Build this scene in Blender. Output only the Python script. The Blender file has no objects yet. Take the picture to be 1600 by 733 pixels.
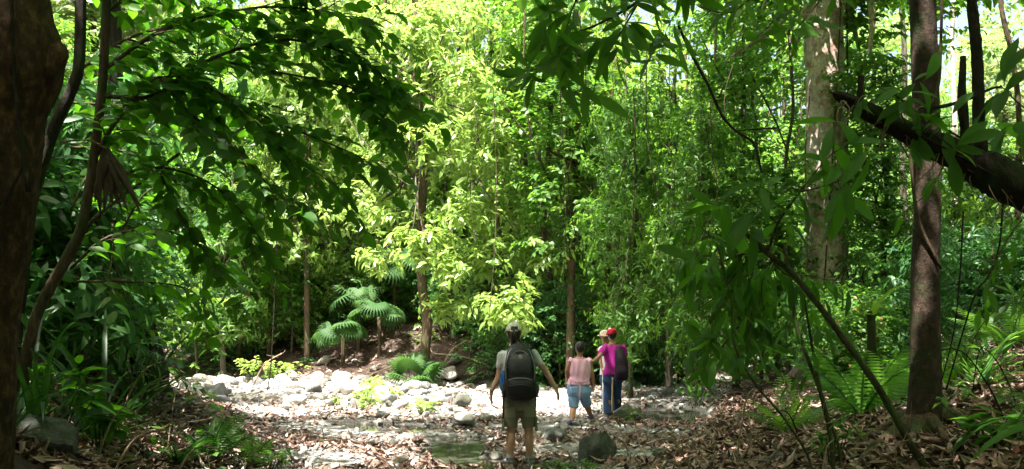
import bpy, math, random
import numpy as np
from mathutils import Vector, Matrix
# ------------------------------------------------------------------ camera, sky, sun
scn = bpy.context.scene
COL = scn.collection
F = 1386.0; HOR = 527.0; CH = 1.5          # focal length in photo pixels, horizon row, eye height
cam_d = bpy.data.cameras.new('camera'); cam = bpy.data.objects.new('camera', cam_d); COL.objects.link(cam)
cam.location = (0, 0, CH); cam.rotation_euler = (math.radians(90), 0, 0)
cam_d.sensor_width = 36; cam_d.lens = 36*F/1600; cam_d.shift_y = (HOR-366.5)/1600
cam_d.clip_start = 0.1; cam_d.clip_end = 2000
scn.camera = cam
SUN_EL, SUN_AZ = 66.0, 215.0                # azimuth clockwise from +Y
w = bpy.data.worlds.new('World'); scn.world = w; w.use_nodes = True
nt = w.node_tree; bg = nt.nodes['Background']
sky = nt.nodes.new('ShaderNodeTexSky'); sky.sky_type = 'NISHITA'; sky.sun_disc = False
sky.sun_elevation = math.radians(SUN_EL); sky.sun_rotation = math.radians(SUN_AZ)
sky.air_density = 0.8; sky.dust_density = 8.0; sky.ozone_density = 0.3
nt.links.new(sky.outputs[0], bg.inputs[0]); bg.inputs[1].default_value = 0.12
sd = bpy.data.lights.new('sun', 'SUN'); sd.energy = 5.0; sd.angle = math.radians(0.5); sd.color = (1, .96, .88)
sun = bpy.data.objects.new('sun', sd); COL.objects.link(sun)
_az, _el = math.radians(SUN_AZ), math.radians(SUN_EL)
SV = Vector((math.sin(_az)*math.cos(_el), math.cos(_az)*math.cos(_el), math.sin(_el)))   # towards the sun
sun.rotation_euler = SV.to_track_quat('Z', 'Y').to_euler(); sun.location = SV*60
vs = scn.view_settings; vs.view_transform = 'Standard'; vs.look = 'None'; vs.gamma = 1; vs.exposure = 2.5
cy = scn.cycles
cy.max_bounces = 7; cy.diffuse_bounces = 5; cy.glossy_bounces = 2; cy.transmission_bounces = 4; cy.transparent_max_bounces = 4
cy.use_denoising = True; cy.use_adaptive_sampling = True; cy.sample_clamp_indirect = 6
cy.caustics_reflective = False; cy.caustics_refractive = False

rng = np.random.default_rng(11); random.seed(5)
# ------------------------------------------------------------------ helpers
def P(px, py, Y):                            # a point seen at photo pixel (px, py), Y metres ahead
    return Vector(((px-800)/F*Y, Y, CH-(py-HOR)/F*Y))
def PX(px, Y): return (px-800)/F*Y
def sstep(a, b, x):
    t = np.clip((np.asarray(x, float)-a)/(b-a), 0, 1); return t*t*(3-2*t)
def tag(o, label=None, cat=None, group=None, kind=None):
    if label: o['label'] = label
    if cat: o['category'] = cat
    if group: o['group'] = group
    if kind: o['kind'] = kind
    return o
def link(name, data, parent=None, mat=None):
    o = bpy.data.objects.new(name, data); COL.objects.link(o)
    if parent is not None: o.parent = parent
    if mat is not None and data is not None and len(data.materials) == 0: data.materials.append(mat)
    return o
def empty(name, loc, label, cat, group=None, rz=0.0):
    o = bpy.data.objects.new(name, None); COL.objects.link(o); o.location = loc; o.rotation_euler = (0, 0, rz)
    o.empty_display_size = .1
    return tag(o, label, cat, group)
def rebase(o):                               # keep world placed meshes under an Empty that stands at the thing's base
    for c in o.children:
        c.matrix_parent_inverse = Matrix.Translation(-o.location) if o.rotation_euler.z == 0 else o.matrix_basis.inverted()
def mesh(name, V, Fc, smooth=True, tint=None, uv=None):
    """V (n,3); Fc list of arrays (m,k), k=3 or 4"""
    me = bpy.data.meshes.new(name)
    V = np.asarray(V, np.float32)
    if not isinstance(Fc, (list, tuple)): Fc = [Fc]
    Fc = [np.asarray(f, np.int32) for f in Fc if len(f)]
    me.vertices.add(len(V)); me.vertices.foreach_set('co', V.ravel())
    loops = np.concatenate([f.ravel() for f in Fc]); cnt = np.concatenate([np.full(len(f), f.shape[1], np.int32) for f in Fc])
    st = np.concatenate([[0], np.cumsum(cnt)[:-1]]).astype(np.int32)
    me.loops.add(len(loops)); me.loops.foreach_set('vertex_index', loops)
    me.polygons.add(len(cnt)); me.polygons.foreach_set('loop_start', st); me.polygons.foreach_set('loop_total', cnt)
    me.polygons.foreach_set('use_smooth', np.full(len(cnt), smooth))
    if tint is not None:
        a = me.attributes.new('tint', 'FLOAT', 'POINT'); a.data.foreach_set('value', np.asarray(tint, np.float32))
    me.update(calc_edges=True)
    return me
class MB:                                    # collects shapes into one mesh
    def __init__(s): s.V = []; s.T = []; s.Q = []; s.n = 0; s.t = []
    def add(s, V, T=None, Q=None, tint=None):
        V = np.asarray(V, float).reshape(-1, 3)
        if T is not None and len(T): s.T.append(np.asarray(T, int).reshape(-1, 3)+s.n)
        if Q is not None and len(Q): s.Q.append(np.asarray(Q, int).reshape(-1, 4)+s.n)
        s.V.append(V); s.t.append(np.full(len(V), .5) if tint is None else np.broadcast_to(tint, (len(V),)))
        s.n += len(V); return s
    def me(s, name, smooth=True):
        F_ = []
        if s.T: F_.append(np.concatenate(s.T))
        if s.Q: F_.append(np.concatenate(s.Q))
        return mesh(name, np.concatenate(s.V), F_, smooth, np.concatenate(s.t))
    def build(s, name, mat, parent=None, smooth=True): return link(name, s.me(name, smooth), parent, mat)
def spline(pts, n):                          # Catmull-Rom through points, rows may carry radius too
    p = np.asarray(pts, float)
    if len(p) == 2: return p[0]+(p[1]-p[0])*np.linspace(0, 1, n)[:, None]
    q = np.vstack([2*p[0]-p[1], p, 2*p[-1]-p[-2]])
    t = np.linspace(0, len(p)-1-1e-9, n); i = t.astype(int); u = (t-i)[:, None]
    a, b, c, d = q[i], q[i+1], q[i+2], q[i+3]
    return .5*((2*b)+(-a+c)*u+(2*a-5*b+4*c-d)*u*u+(-a+3*b-3*c+d)*u**3)
def tube(mb, pts, rad, seg=8, n=None, noise=0.0, cap=True, lobes=None, flat=1.0):
    """tapered tube; pts (k,3), rad (k,)"""
    pr = np.column_stack([np.asarray(pts, float), np.asarray(rad, float)])
    if n: pr = spline(pr, n)
    p, r = pr[:, :3], np.maximum(pr[:, 3], 1e-4)
    d = np.gradient(p, axis=0); d /= np.linalg.norm(d, axis=1)[:, None]+1e-9
    u = np.cross(d[0], [0.13, .97, .2] if abs(d[0][2]) > .7 else [0, 0, 1.]); u /= np.linalg.norm(u)
    V = []; ang = np.linspace(0, 2*math.pi, seg, endpoint=False)
    ph = rng.uniform(0, 6.28, 3)
    for i in range(len(p)):
        u = u-d[i]*np.dot(u, d[i]); u /= np.linalg.norm(u)+1e-9
        v = np.cross(d[i], u)
        rr = np.full(seg, r[i])
        if noise: rr = rr*(1+noise*(.5*np.sin(2*ang+ph[0]+i*.35)+.5*np.sin(5*ang+ph[1]-i*.22)+rng.normal(0, .35, seg)))
        if lobes: rr = rr*(1+lobes(i/(len(p)-1))*np.maximum(0, np.cos(3*ang+ph[2]))**2)
        V.append(p[i]+rr[:, None]*(np.cos(ang)[:, None]*u+np.sin(ang)[:, None]*v*flat))
    V = np.concatenate(V); m = len(p)
    i = np.arange(m-1)[:, None]*seg; j = np.arange(seg)[None]; k = (j+1) % seg
    Q = np.stack([i+j, i+k, i+seg+k, i+seg+j], -1).reshape(-1, 4)
    T = []
    if cap:
        V = np.vstack([V, p[0], p[-1]]); a, b = m*seg, m*seg+1
        T = [[a, (q+1) % seg, q] for q in range(seg)]+[[b, (m-1)*seg+q, (m-1)*seg+(q+1) % seg] for q in range(seg)]
    mb.add(V, T, Q); return mb
def box(mb, c, s, R=None):
    v = np.array([[x, y, z] for x in (-.5, .5) for y in (-.5, .5) for z in (-.5, .5)])*np.asarray(s, float)
    if R is not None: v = v@np.array(R.to_3x3()).T
    mb.add(v+np.asarray(c, float), None, [[0, 1, 3, 2], [4, 6, 7, 5], [0, 4, 5, 1], [2, 3, 7, 6], [0, 2, 6, 4], [1, 5, 7, 3]]); return mb
def norm(a): return a/(np.linalg.norm(a, axis=-1, keepdims=True)+1e-9)
def frames(d, up):                           # leaf frames: columns x (across), y (along d), z (face normal)
    d = norm(d); x = norm(np.cross(d, up)); z = np.cross(x, d)
    return np.stack([x, d, z], -1)
# leaf templates: stem at the origin, along +Y, face +Z
def leaf_t(k=2, width=.4, fold=.12, droop=.18, peak=.45, tip=1.0):
    t = np.linspace(0, 1, k+1); mid = np.stack([0*t, t, -droop*t*t], 1)
    V = [m for m in mid]; L = []; R_ = []
    for i in range(1, k):
        ti = t[i]; wd = .5*width*(math.sin(math.pi*ti**(math.log(.5)/math.log(peak))))**.75
        zz = mid[i][2]+fold*wd*2
        L.append(len(V)); V.append([-wd, ti-.03, zz]); R_.append(len(V)); V.append([wd, ti-.03, zz])
    T = [[0, R_[0], 1], [0, 1, L[0]], [k-1, R_[-1], k], [k-1, k, L[-1]]]; Q = []
    for i in range(1, k-1): Q += [[i, R_[i-1], R_[i], i+1], [i+1, L[i], L[i-1], i]]
    return np.array(V), np.array(T), np.array(Q, int).reshape(-1, 4)
def strap_t(k=5, width=.08, droop=.5, fold=.3):
    t = np.linspace(0, 1, k+1); V = []; Q = []
    y = np.sin(t*1.25)/1.0; z = -(droop*t**2.2)
    for i, ti in enumerate(t):
        wd = .5*width*(1-ti**3*.96)*(0.6+.4*min(1, ti*4)); V += [[-wd, y[i], z[i]+fold*wd], [0, y[i], z[i]], [wd, y[i], z[i]+fold*wd]]
    for i in range(k):
        a = 3*i; Q += [[a, a+1, a+4, a+3], [a+1, a+2, a+5, a+4]]
    return np.array(V), np.zeros((0, 3), int), np.array(Q)
def scatter(mb, tpl, pos, R, size, tint=None, wscale=None):
    """many copies of a template into one mesh; R (n,3,3), size (n,)"""
    V, T, Q = tpl; n = len(pos)
    if n == 0: return mb
    S = np.broadcast_to(np.asarray(size, float), (n,))
    W = (V[None]*S[:, None, None])
    if wscale is not None: W[:, :, 0] *= np.asarray(wscale)[:, None]
    W = np.einsum('nij,nkj->nki', R, W)+np.asarray(pos)[:, None]
    off = (np.arange(n)*len(V))[:, None, None]
    tt = np.repeat(tint if tint is not None else rng.uniform(0, 1, n), len(V))
    mb.add(W.reshape(-1, 3), (T[None]+off).reshape(-1, 3) if len(T) else None, (Q[None]+off).reshape(-1, 4) if len(Q) else None, tt)
    return mb
def singles(name, me, pos, R, size, parent):  # one object per leaf, all sharing a mesh
    out = []
    for i in range(len(pos)):
        o = bpy.data.objects.new(name, me); COL.objects.link(o)
        M = Matrix(R[i].tolist()).to_4x4(); s = float(size[i])
        o.matrix_basis = Matrix.Translation(Vector(pos[i]))@M@Matrix.Diagonal((s, s, s, 1))
        if parent is not None:
            o.parent = parent
        out.append(o)
    return out
# ------------------------------------------------------------------ materials
def mat(name): 
    m = bpy.data.materials.new(name); m.use_nodes = True; return m, m.node_tree, m.node_tree.nodes['Principled BSDF']
def N(nt, t, **k):
    n = nt.nodes.new(t)
    for a, b in k.items(): setattr(n, a, b)
    return n
def ramp(nt, fac, stops):
    r = N(nt, 'ShaderNodeValToRGB'); e = r.color_ramp.elements
    e[0].position, e[0].color = stops[0][0], (*stops[0][1], 1); e[1].position, e[1].color = stops[-1][0], (*stops[-1][1], 1)
    for p_, c in stops[1:-1]: x = e.new(p_); x.color = (*c, 1)
    nt.links.new(fac, r.inputs[0]); return r.outputs[0]
def math_(nt, op, a, b=None, clamp=False):
    m = N(nt, 'ShaderNodeMath', operation=op, use_clamp=clamp)
    for i, v in enumerate((a, b)):
        if v is None: continue
        if hasattr(v, 'links'): nt.links.new(v, m.inputs[i])
        else: m.inputs[i].default_value = v
    return m.outputs[0]
def mix(nt, f, a, b, mode='MIX'):
    m = N(nt, 'ShaderNodeMix', data_type='RGBA', blend_type=mode)
    for i, v in ((0, f), (6, a), (7, b)):
        if hasattr(v, 'links'): nt.links.new(v, m.inputs[i])
        else: m.inputs[i].default_value = v if i == 0 else (*v, 1)
    return m.outputs[2]
def noise(nt, scale, detail=4, coord='Object', vec=None, rough=.55):
    tc = N(nt, 'ShaderNodeTexCoord'); n = N(nt, 'ShaderNodeTexNoise'); n.inputs['Scale'].default_value = scale
    n.inputs['Detail'].default_value = detail; n.inputs['Roughness'].default_value = rough
    if vec is not None:
        mp = N(nt, 'ShaderNodeMapping'); mp.inputs['Scale'].default_value = vec; nt.links.new(tc.outputs[coord], mp.inputs[0]); nt.links.new(mp.outputs[0], n.inputs['Vector'])
    else: nt.links.new(tc.outputs[coord], n.inputs['Vector'])
    return n.outputs[0]
def bump(nt, h, strength=.5, dist=.02):
    b = N(nt, 'ShaderNodeBump'); b.inputs['Strength'].default_value = strength; b.inputs['Distance'].default_value = dist
    nt.links.new(h, b.inputs['Height']); return b.outputs[0]
def leafmat(name, dark, mid, light, trans, tf=.45, rough=.45, spec=.35, brown=.0):
    m, t, b = mat(name)
    at = N(t, 'ShaderNodeAttribute', attribute_name='tint'); oi = N(t, 'ShaderNodeObjectInfo')
    f = math_(t, 'ADD', at.outputs['Fac'], math_(t, 'MULTIPLY', math_(t, 'SUBTRACT', oi.outputs['Random'], .5), .5), True)
    stops = [(0, dark), (.5, mid), (.93, light)]
    if brown: stops = [(0, dark), (.45, mid), (.9, light), (.96, (.16, .12, .03)), (1, (.2, .1, .04))]
    col = ramp(t, f, stops)
    n = noise(t, 9, 3); col = mix(t, .35, col, ramp(t, n, [(.3, (.55, .6, .5)), (.7, (1.3, 1.25, 1.2))]), 'MULTIPLY')
    t.links.new(col, b.inputs['Base Color']); b.inputs['Roughness'].default_value = rough; b.inputs['Specular IOR Level'].default_value = spec
    tr = N(t, 'ShaderNodeBsdfTranslucent')
    tc = mix(t, f, tuple(c*.65 for c in trans), trans); t.links.new(tc, tr.inputs['Color'])
    ms = N(t, 'ShaderNodeMixShader'); ms.inputs[0].default_value = tf
    t.links.new(b.outputs[0], ms.inputs[1]); t.links.new(tr.outputs[0], ms.inputs[2])
    t.links.new(ms.outputs[0], t.nodes['Material Output'].inputs[0])
    return m
G = {
 'elliptic': leafmat('leaf_dark_elliptic', (.016, .055, .007), (.03, .095, .012), (.06, .15, .018), (.20, .56, .018), .42, .48, .25),
 'lance':    leafmat('leaf_long_lance', (.02, .06, .01), (.035, .10, .014), (.06, .15, .02), (.20, .48, .03), .42, .5, .22),
 'sunny':    leafmat('leaf_sunny', (.09, .16, .03), (.15, .25, .05), (.23, .33, .09), (.48, .68, .14), .45, .36, .5),  # glow of sunlight put into this paler, yellower leaf colour
 'bright':   leafmat('leaf_bright', (.04, .11, .017), (.08, .17, .027), (.15, .26, .05), (.35, .59, .06), .45, .42, .4),
 'mid':      leafmat('leaf_mid', (.027, .08, .015), (.055, .13, .024), (.115, .21, .05), (.26, .55, .05), .42, .45, .28, .1),
 'blue':     leafmat('leaf_cool', (.02, .07, .025), (.04, .11, .035), (.08, .17, .06), (.14, .40, .07), .40, .42, .3),
 'deep':     leafmat('leaf_deep', (.012, .04, .010), (.025, .075, .014), (.05, .11, .02), (.11, .34, .025), .38, .45, .22),
 'strap':    leafmat('leaf_strap', (.008, .028, .008), (.016, .05, .012), (.03, .075, .018), (.07, .22, .02), .3, .45, .25),
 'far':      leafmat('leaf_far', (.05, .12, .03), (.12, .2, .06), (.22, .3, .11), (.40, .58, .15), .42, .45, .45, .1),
 'palm':     leafmat('leaf_fan_palm', (.02, .06, .018), (.035, .09, .025), (.07, .13, .04), (.14, .32, .05), .34, .6, .2),  # blades toned darker, shade put into their colour
 'fern':     leafmat('leaf_fern', (.03, .10, .02), (.05, .15, .025), (.09, .2, .04), (.25, .55, .06), .42, .4, .4),
 'dry':      leafmat('leaf_dry', (.025, .015, .01), (.055, .032, .02), (.10, .062, .04), (.2, .1, .05), .15, .6, .3),
}
def litter_mat():
    m, t, b = mat('dead_leaves')
    at = N(t, 'ShaderNodeAttribute', attribute_name='tint')
    col = ramp(t, at.outputs['Fac'], [(0, (.045, .025, .02)), (.25, (.095, .052, .038)), (.5, (.175, .103, .077)), (.72, (.29, .185, .145)), (.9, (.43, .32, .27)), (1, (.53, .44, .39))])
    n = noise(t, 26, 3); col = mix(t, .5, col, ramp(t, n, [(.3, (.5, .5, .5)), (.7, (1.25, 1.2, 1.15))]), 'MULTIPLY')
    t.links.new(col, b.inputs['Base Color']); b.inputs['Roughness'].default_value = .55; b.inputs['Specular IOR Level'].default_value = .35
    return m
M_LIT = litter_mat()
def bark(name, c0, c1, c2, scale=(6, 6, 1.2), bs=.8, moss=None, big=2.0, blotch=None):
    m, t, b = mat(name)
    n1 = noise(t, 5, 8, vec=scale, rough=.7); n2 = noise(t, big, 4)
    col = ramp(t, n1, [(.3, c0), (.5, c1), (.72, c2)])
    col = mix(t, .6, col, ramp(t, n2, [(.3, (.55, .5, .5)), (.7, (1.35, 1.3, 1.3))]), 'MULTIPLY')
    if blotch is not None: col = mix(t, ramp(t, noise(t, 3.3, 5, rough=.7), [(.52, (0, 0, 0)), (.6, (1, 1, 1))]), col, blotch)
    if moss is not None:
        col = mix(t, ramp(t, noise(t, 4.5, 6, rough=.7), [(.5, (0, 0, 0)), (.62, (.85, .85, .85))]), col, moss)
    t.links.new(col, b.inputs['Base Color']); b.inputs['Roughness'].default_value = .85; b.inputs['Specular IOR Level'].default_value = .2
    h = math_(t, 'ADD', n1, math_(t, 'MULTIPLY', noise(t, 40, 6, vec=(1, 1, .35)), .4))
    t.links.new(bump(t, h, bs, .03), b.inputs['Normal']); return m
B = {
 'red': bark('bark_red_brown', (.014, .009, .007), (.042, .027, .019), (.105, .074, .05), (3.5, 3.5, 2.6), moss=(.025, .035, .010)),
 'left': bark('bark_left_trunk', (.014, .007, .004), (.05, .026, .012), (.17, .10, .04), (5, 5, 3), 1.0, big=4),
 'grey': bark('bark_grey', (.04, .034, .026), (.11, .092, .07), (.22, .19, .15), moss=(.05, .07, .025)),
 'pale': bark('bark_pale', (.26, .21, .18), (.48, .41, .36), (.72, .63, .59), (3, 3, 2.2), 1.0, blotch=(.32, .2, .16)),
 'dark': bark('bark_dark', (.007, .0055, .004), (.022, .016, .011), (.055, .04, .028), (5, 5, 3), 1.0, moss=(.02, .035, .008)),
 'brown': bark('bark_brown', (.03, .02, .012), (.085, .058, .036), (.17, .125, .085), moss=(.035, .06, .015)),
 'moss': bark('bark_mossy', (.02, .02, .01), (.05, .05, .02), (.11, .10, .05), moss=(.05, .09, .02)),
 'dryst': bark('bark_dry_stick', (.10, .07, .045), (.24, .18, .12), (.42, .34, .26)),
}
def plain(name, c, rough=.8, var=.25, sc=30, bs=.25, spec=.2, metal=0):
    m, t, b = mat(name); n = noise(t, sc, 5)
    col = mix(t, 1, c, ramp(t, n, [(.3, (1-var,)*3), (.7, (1+var,)*3)]), 'MULTIPLY')
    t.links.new(col, b.inputs['Base Color']); b.inputs['Roughness'].default_value = rough; b.inputs['Specular IOR Level'].default_value = spec
    b.inputs['Metallic'].default_value = metal
    if bs: t.links.new(bump(t, n, bs, .01), b.inputs['Normal'])
    return m
# ------------------------------------------------------------------ terrain
def vnoise(x, y, s, seed=0):                 # cheap smooth noise from sines
    x = np.asarray(x, float)/s; y = np.asarray(y, float)/s
    return (np.sin(x*1.7+seed+1.3*np.sin(y*1.1+seed))+np.sin(y*2.1-seed*1.7+1.1*np.sin(x*1.3-seed))+np.sin((x+y)*1.3+seed*.7))/3
def xL(y): return np.where(y < 16, -1.55-.34*(np.maximum(y, 0)-7), -1.55-.34*9)
def xR(y): return 1.5+.30*(np.maximum(y, 0)-10)
def yB(x): return 28.5+1.2*np.sin(x*.5)-2.2*sstep(-4, 2, x)+52*sstep(3.6, 13, x)+6*sstep(-9, -16, x)
POOLS = [(2.85, 17.5, 1.05, 2.0), (-.75, 12.3, .42, 1.3), (-1.3, 14.6, 1.1, .55), (-.45, 10.7, .5, .5), (-2.6, 15.2, 1.0, .35)]
def gz(x, y):
    x = np.asarray(x, float); y = np.asarray(y, float)
    dl = np.maximum(0, xL(y)-x); z = .42*np.minimum(dl, 30)**1.12*(1-sstep(14.5, 18.5, y))
    z = z+.05*np.maximum(0, -12-x)*sstep(15, 22, y)
    dr = np.minimum(np.maximum(0, x-xR(y)), 40); z = z+.24*dr*(1+.05*np.minimum(dr, 6))
    df = np.maximum(0, y-yB(x)); z = z+.50*np.minimum(df, 4.2)+.10*np.clip(df-4.2, 0, 60)+.2*np.clip(df-64, 0, 60)
    bankm = np.clip(dl+dr+df, 0, 1)
    z = z+.012+(.016+.11*bankm)*vnoise(x, y, 1.1, 1)+(.006+.035*bankm)*vnoise(x, y, .33, 4)
    bar = np.exp(-((x+6.2)/3.6)**2-((y-22)/5.5)**2); z = z+.12*bar
    for (a, b_, c, d) in POOLS:
        q = ((x-a)/c)**2+((y-b_)/d)**2+.25*vnoise(x, y, .5, 7); z = z-.24*(1-sstep(.6, 1.5, q))*(1-bankm)
    return z-.0
def axis(segs):
    out = []
    for a, b_, s in segs: out.append(np.arange(a, b_, s))
    return np.concatenate(out+[np.array([segs[-1][1]])])
gx = axis([(-300, -60, 20), (-60, -16, 2), (-16, -8, .4), (-8, 8, .12), (8, 18, .4), (18, 60, 2), (60, 300, 20)])
gy = axis([(-40, 0, 4), (0, 5, .5), (5, 20, .1), (20, 36, .2), (36, 80, 1.5), (80, 400, 16)])
XX, YY = np.meshgrid(gx, gy); ZZ = gz(XX, YY)
def zone(x, y):                              # 0 leafy soil .. .5 grey gravel .. 1 pale sand
    dl = np.maximum(0, xL(y)-x)*(1-sstep(14.5, 18.5, y)); dr = np.maximum(0, x-xR(y)); df = np.maximum(0, y-yB(x))
    bed = 1-sstep(.0, .7, dl+dr+df+.25*vnoise(x, y, .6, 3))
    sand = np.exp(-((x-.6)/1.5)**4-((y-21.5)/5.5)**4)
    lb = np.exp(-((x+6.5)/4.6)**4-((y-22)/6.5)**4)
    return np.clip(bed*(.5+.5*np.clip(sand+.75*lb, 0, 1)), 0, 1)
nx, ny = len(gx), len(gy)
ii = np.arange(ny-1)[:, None]*nx+np.arange(nx-1)[None]
Qg = np.stack([ii, ii+1, ii+nx+1, ii+nx], -1).reshape(-1, 4)
gme = mesh('ground', np.stack([XX, YY, ZZ], -1).reshape(-1, 3), Qg, True, zone(XX, YY).ravel())
def ground_mat():
    m, t, b = mat('ground_soil'); at = N(t, 'ShaderNodeAttribute', attribute_name='tint')
    n1 = noise(t, 3.5, 9, rough=.7); n2 = noise(t, 30, 6, rough=.7); n3 = noise(t, .8, 5)
    soil = ramp(t, n1, [(.3, (.022, .015, .011)), (.5, (.05, .035, .026)), (.7, (.10, .072, .055))])
    grav = ramp(t, n2, [(.3, (.09, .085, .078)), (.5, (.21, .2, .185)), (.7, (.36, .345, .32))])
    sand = ramp(t, n2, [(.3, (.38, .35, .31)), (.7, (.6, .57, .52))])
    z = math_(t, 'ADD', at.outputs['Fac'], math_(t, 'MULTIPLY', math_(t, 'SUBTRACT', n1, .5), .5))
    f1 = ramp(t, z, [(.2, (0, 0, 0)), (.42, (1, 1, 1))]); f2 = ramp(t, z, [(.6, (0, 0, 0)), (.85, (1, 1, 1))])
    c = mix(t, f2, mix(t, f1, soil, grav), sand)
    c = mix(t, .35, c, ramp(t, n3, [(.3, (.6, .6, .6)), (.7, (1.3, 1.3, 1.3))]), 'MULTIPLY')
    t.links.new(c, b.inputs['Base Color']); b.inputs['Roughness'].default_value = .9; b.inputs['Specular IOR Level'].default_value = .2
    t.links.new(bump(t, math_(t, 'ADD', n1, n2), .9, .05), b.inputs['Normal']); return m
tag(link('ground', gme, None, ground_mat()), kind='structure')
# water of the creek
def water_mat():
    m, t, b = mat('creek_water'); n = noise(t, 3.2, 4)
    t.links.new(ramp(t, noise(t, 2, 5), [(.35, (.035, .033, .028)), (.7, (.07, .066, .056))]), b.inputs['Base Color'])
    b.inputs['Roughness'].default_value = .07; b.inputs['Specular IOR Level'].default_value = .7
    t.links.new(bump(t, n, .12, .02), b.inputs['Normal']); return m
wm = MB(); wx = np.linspace(-12, 6, 40); wy = np.linspace(8, 34, 50); A_, B_ = np.meshgrid(wx, wy)
i_ = np.arange(49)[:, None]*40+np.arange(39)[None]
wm.add(np.stack([A_, B_, A_*0-.03], -1).reshape(-1, 3), None, np.stack([i_, i_+1, i_+41, i_+40], -1).reshape(-1, 4))
tag(wm.build('water', water_mat()), kind='structure')
# ------------------------------------------------------------------ stones
def ico(sub):
    import bmesh
    bm = bmesh.new(); bmesh.ops.create_icosphere(bm, subdivisions=sub, radius=1)
    V = np.array([v.co[:] for v in bm.verts]); T = np.array([[v.index for v in f.verts] for f in bm.faces]); bm.free(); return V, T
IC = {k: ico(k) for k in (1, 2, 3, 5)}
def in_pool(x, y, k=1.15):
    r = np.zeros(np.shape(x), bool)
    for (a, b_, c, d) in POOLS: r |= ((x-a)/c)**2+((y-b_)/d)**2 < k
    return r
def stone_me(sub, seed, flat=.65, rough=.2, fine=0, chop=5):
    V, T = IC[sub]; r = np.random.default_rng(seed); V = V.copy(); d = V.copy()
    for k in range(5):
        a = r.normal(size=3); a /= np.linalg.norm(a); V += d*(rough*.5*np.sin(d@a*r.uniform(2, 5)+r.uniform(0, 6)))[:, None]
    for k in range(chop+3):                  # flat broken faces
        a = r.normal(size=3); a /= np.linalg.norm(a); h = r.uniform(.55, .88); s = V@a; V -= np.outer(np.maximum(0, s-h)*.9, a)
    if fine:
        for k in range(14):
            a = r.normal(size=3); a /= np.linalg.norm(a); f = r.uniform(7, 24); V += d*(fine*np.sin(d@a*f+r.uniform(0, 6))*4/f)[:, None]
    V *= np.array([1, r.uniform(.7, .95), flat*r.uniform(.85, 1.15)]); V[:, 2] = np.maximum(V[:, 2], -.75*flat)
    return V, T
def rock_mat(name, a, b_, c, moss=None, spot=None):
    m, t, b = mat(name); n1 = noise(t, 3, 9, rough=.7); n2 = noise(t, 22, 5, rough=.7)
    col = ramp(t, n1, [(.3, a), (.5, b_), (.7, c)])
    oi = N(t, 'ShaderNodeObjectInfo'); col = mix(t, 1, col, ramp(t, oi.outputs['Random'], [(0, (.62, .6, .6)), (1, (1.15, 1.12, 1.08))]), 'MULTIPLY')
    col = mix(t, .5, col, ramp(t, n2, [(.35, (.5, .5, .5)), (.65, (1.3, 1.3, 1.3))]), 'MULTIPLY')
    if spot: col = mix(t, ramp(t, noise(t, 1.6, 3), [(.6, (0, 0, 0)), (.68, (.8, .8, .8))]), col, spot)
    if moss: col = mix(t, ramp(t, noise(t, 2.2, 7, rough=.7), [(.52, (0, 0, 0)), (.6, (.9, .9, .9))]), col, moss)
    t.links.new(col, b.inputs['Base Color']); b.inputs['Roughness'].default_value = .85
    t.links.new(bump(t, math_(t, 'ADD', n1, n2), .9, .04), b.inputs['Normal']); return m
R_pale = rock_mat('stone_pale', (.24, .225, .2), (.44, .42, .385), (.62, .6, .56))
R_grey = rock_mat('stone_grey', (.09, .095, .095), (.2, .21, .205), (.34, .35, .34))
R_moss = rock_mat('stone_mossy', (.06, .06, .05), (.15, .15, .13), (.26, .26, .23), moss=(.07, .10, .02))
R_dark = rock_mat('boulder_dark', (.045, .05, .046), (.11, .12, .11), (.22, .23, .21), moss=(.05, .06, .025), spot=(.2, .13, .08))
def stone_variants(matl, n, s0, sub=3):
    out = []
    for i in range(n):
        V, T = stone_me(sub, s0+i, .6); me = mesh('stone', V, T); me.materials.append(matl); out.append(me)
    return out
SV_pale, SV_grey, SV_moss = stone_variants(R_pale, 7, 10), stone_variants(R_grey, 7, 40), stone_variants(R_moss, 3, 70)
placed = []
def place_stone(me, x, y, s, label, group, sink=.25, name='river_stone', cat='stone'):
    o = link(name, me); z = float(gz(x, y))
    o.location = (x, y, z+s*.55*(1-sink)); o.rotation_euler = (rng.uniform(-.25, .25), rng.uniform(-.25, .25), rng.uniform(0, 6.28))
    o.scale = (s, s*rng.uniform(.8, 1.1), s*rng.uniform(.85, 1.2)); placed.append((x, y, s)); return tag(o, label, cat, group)
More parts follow.
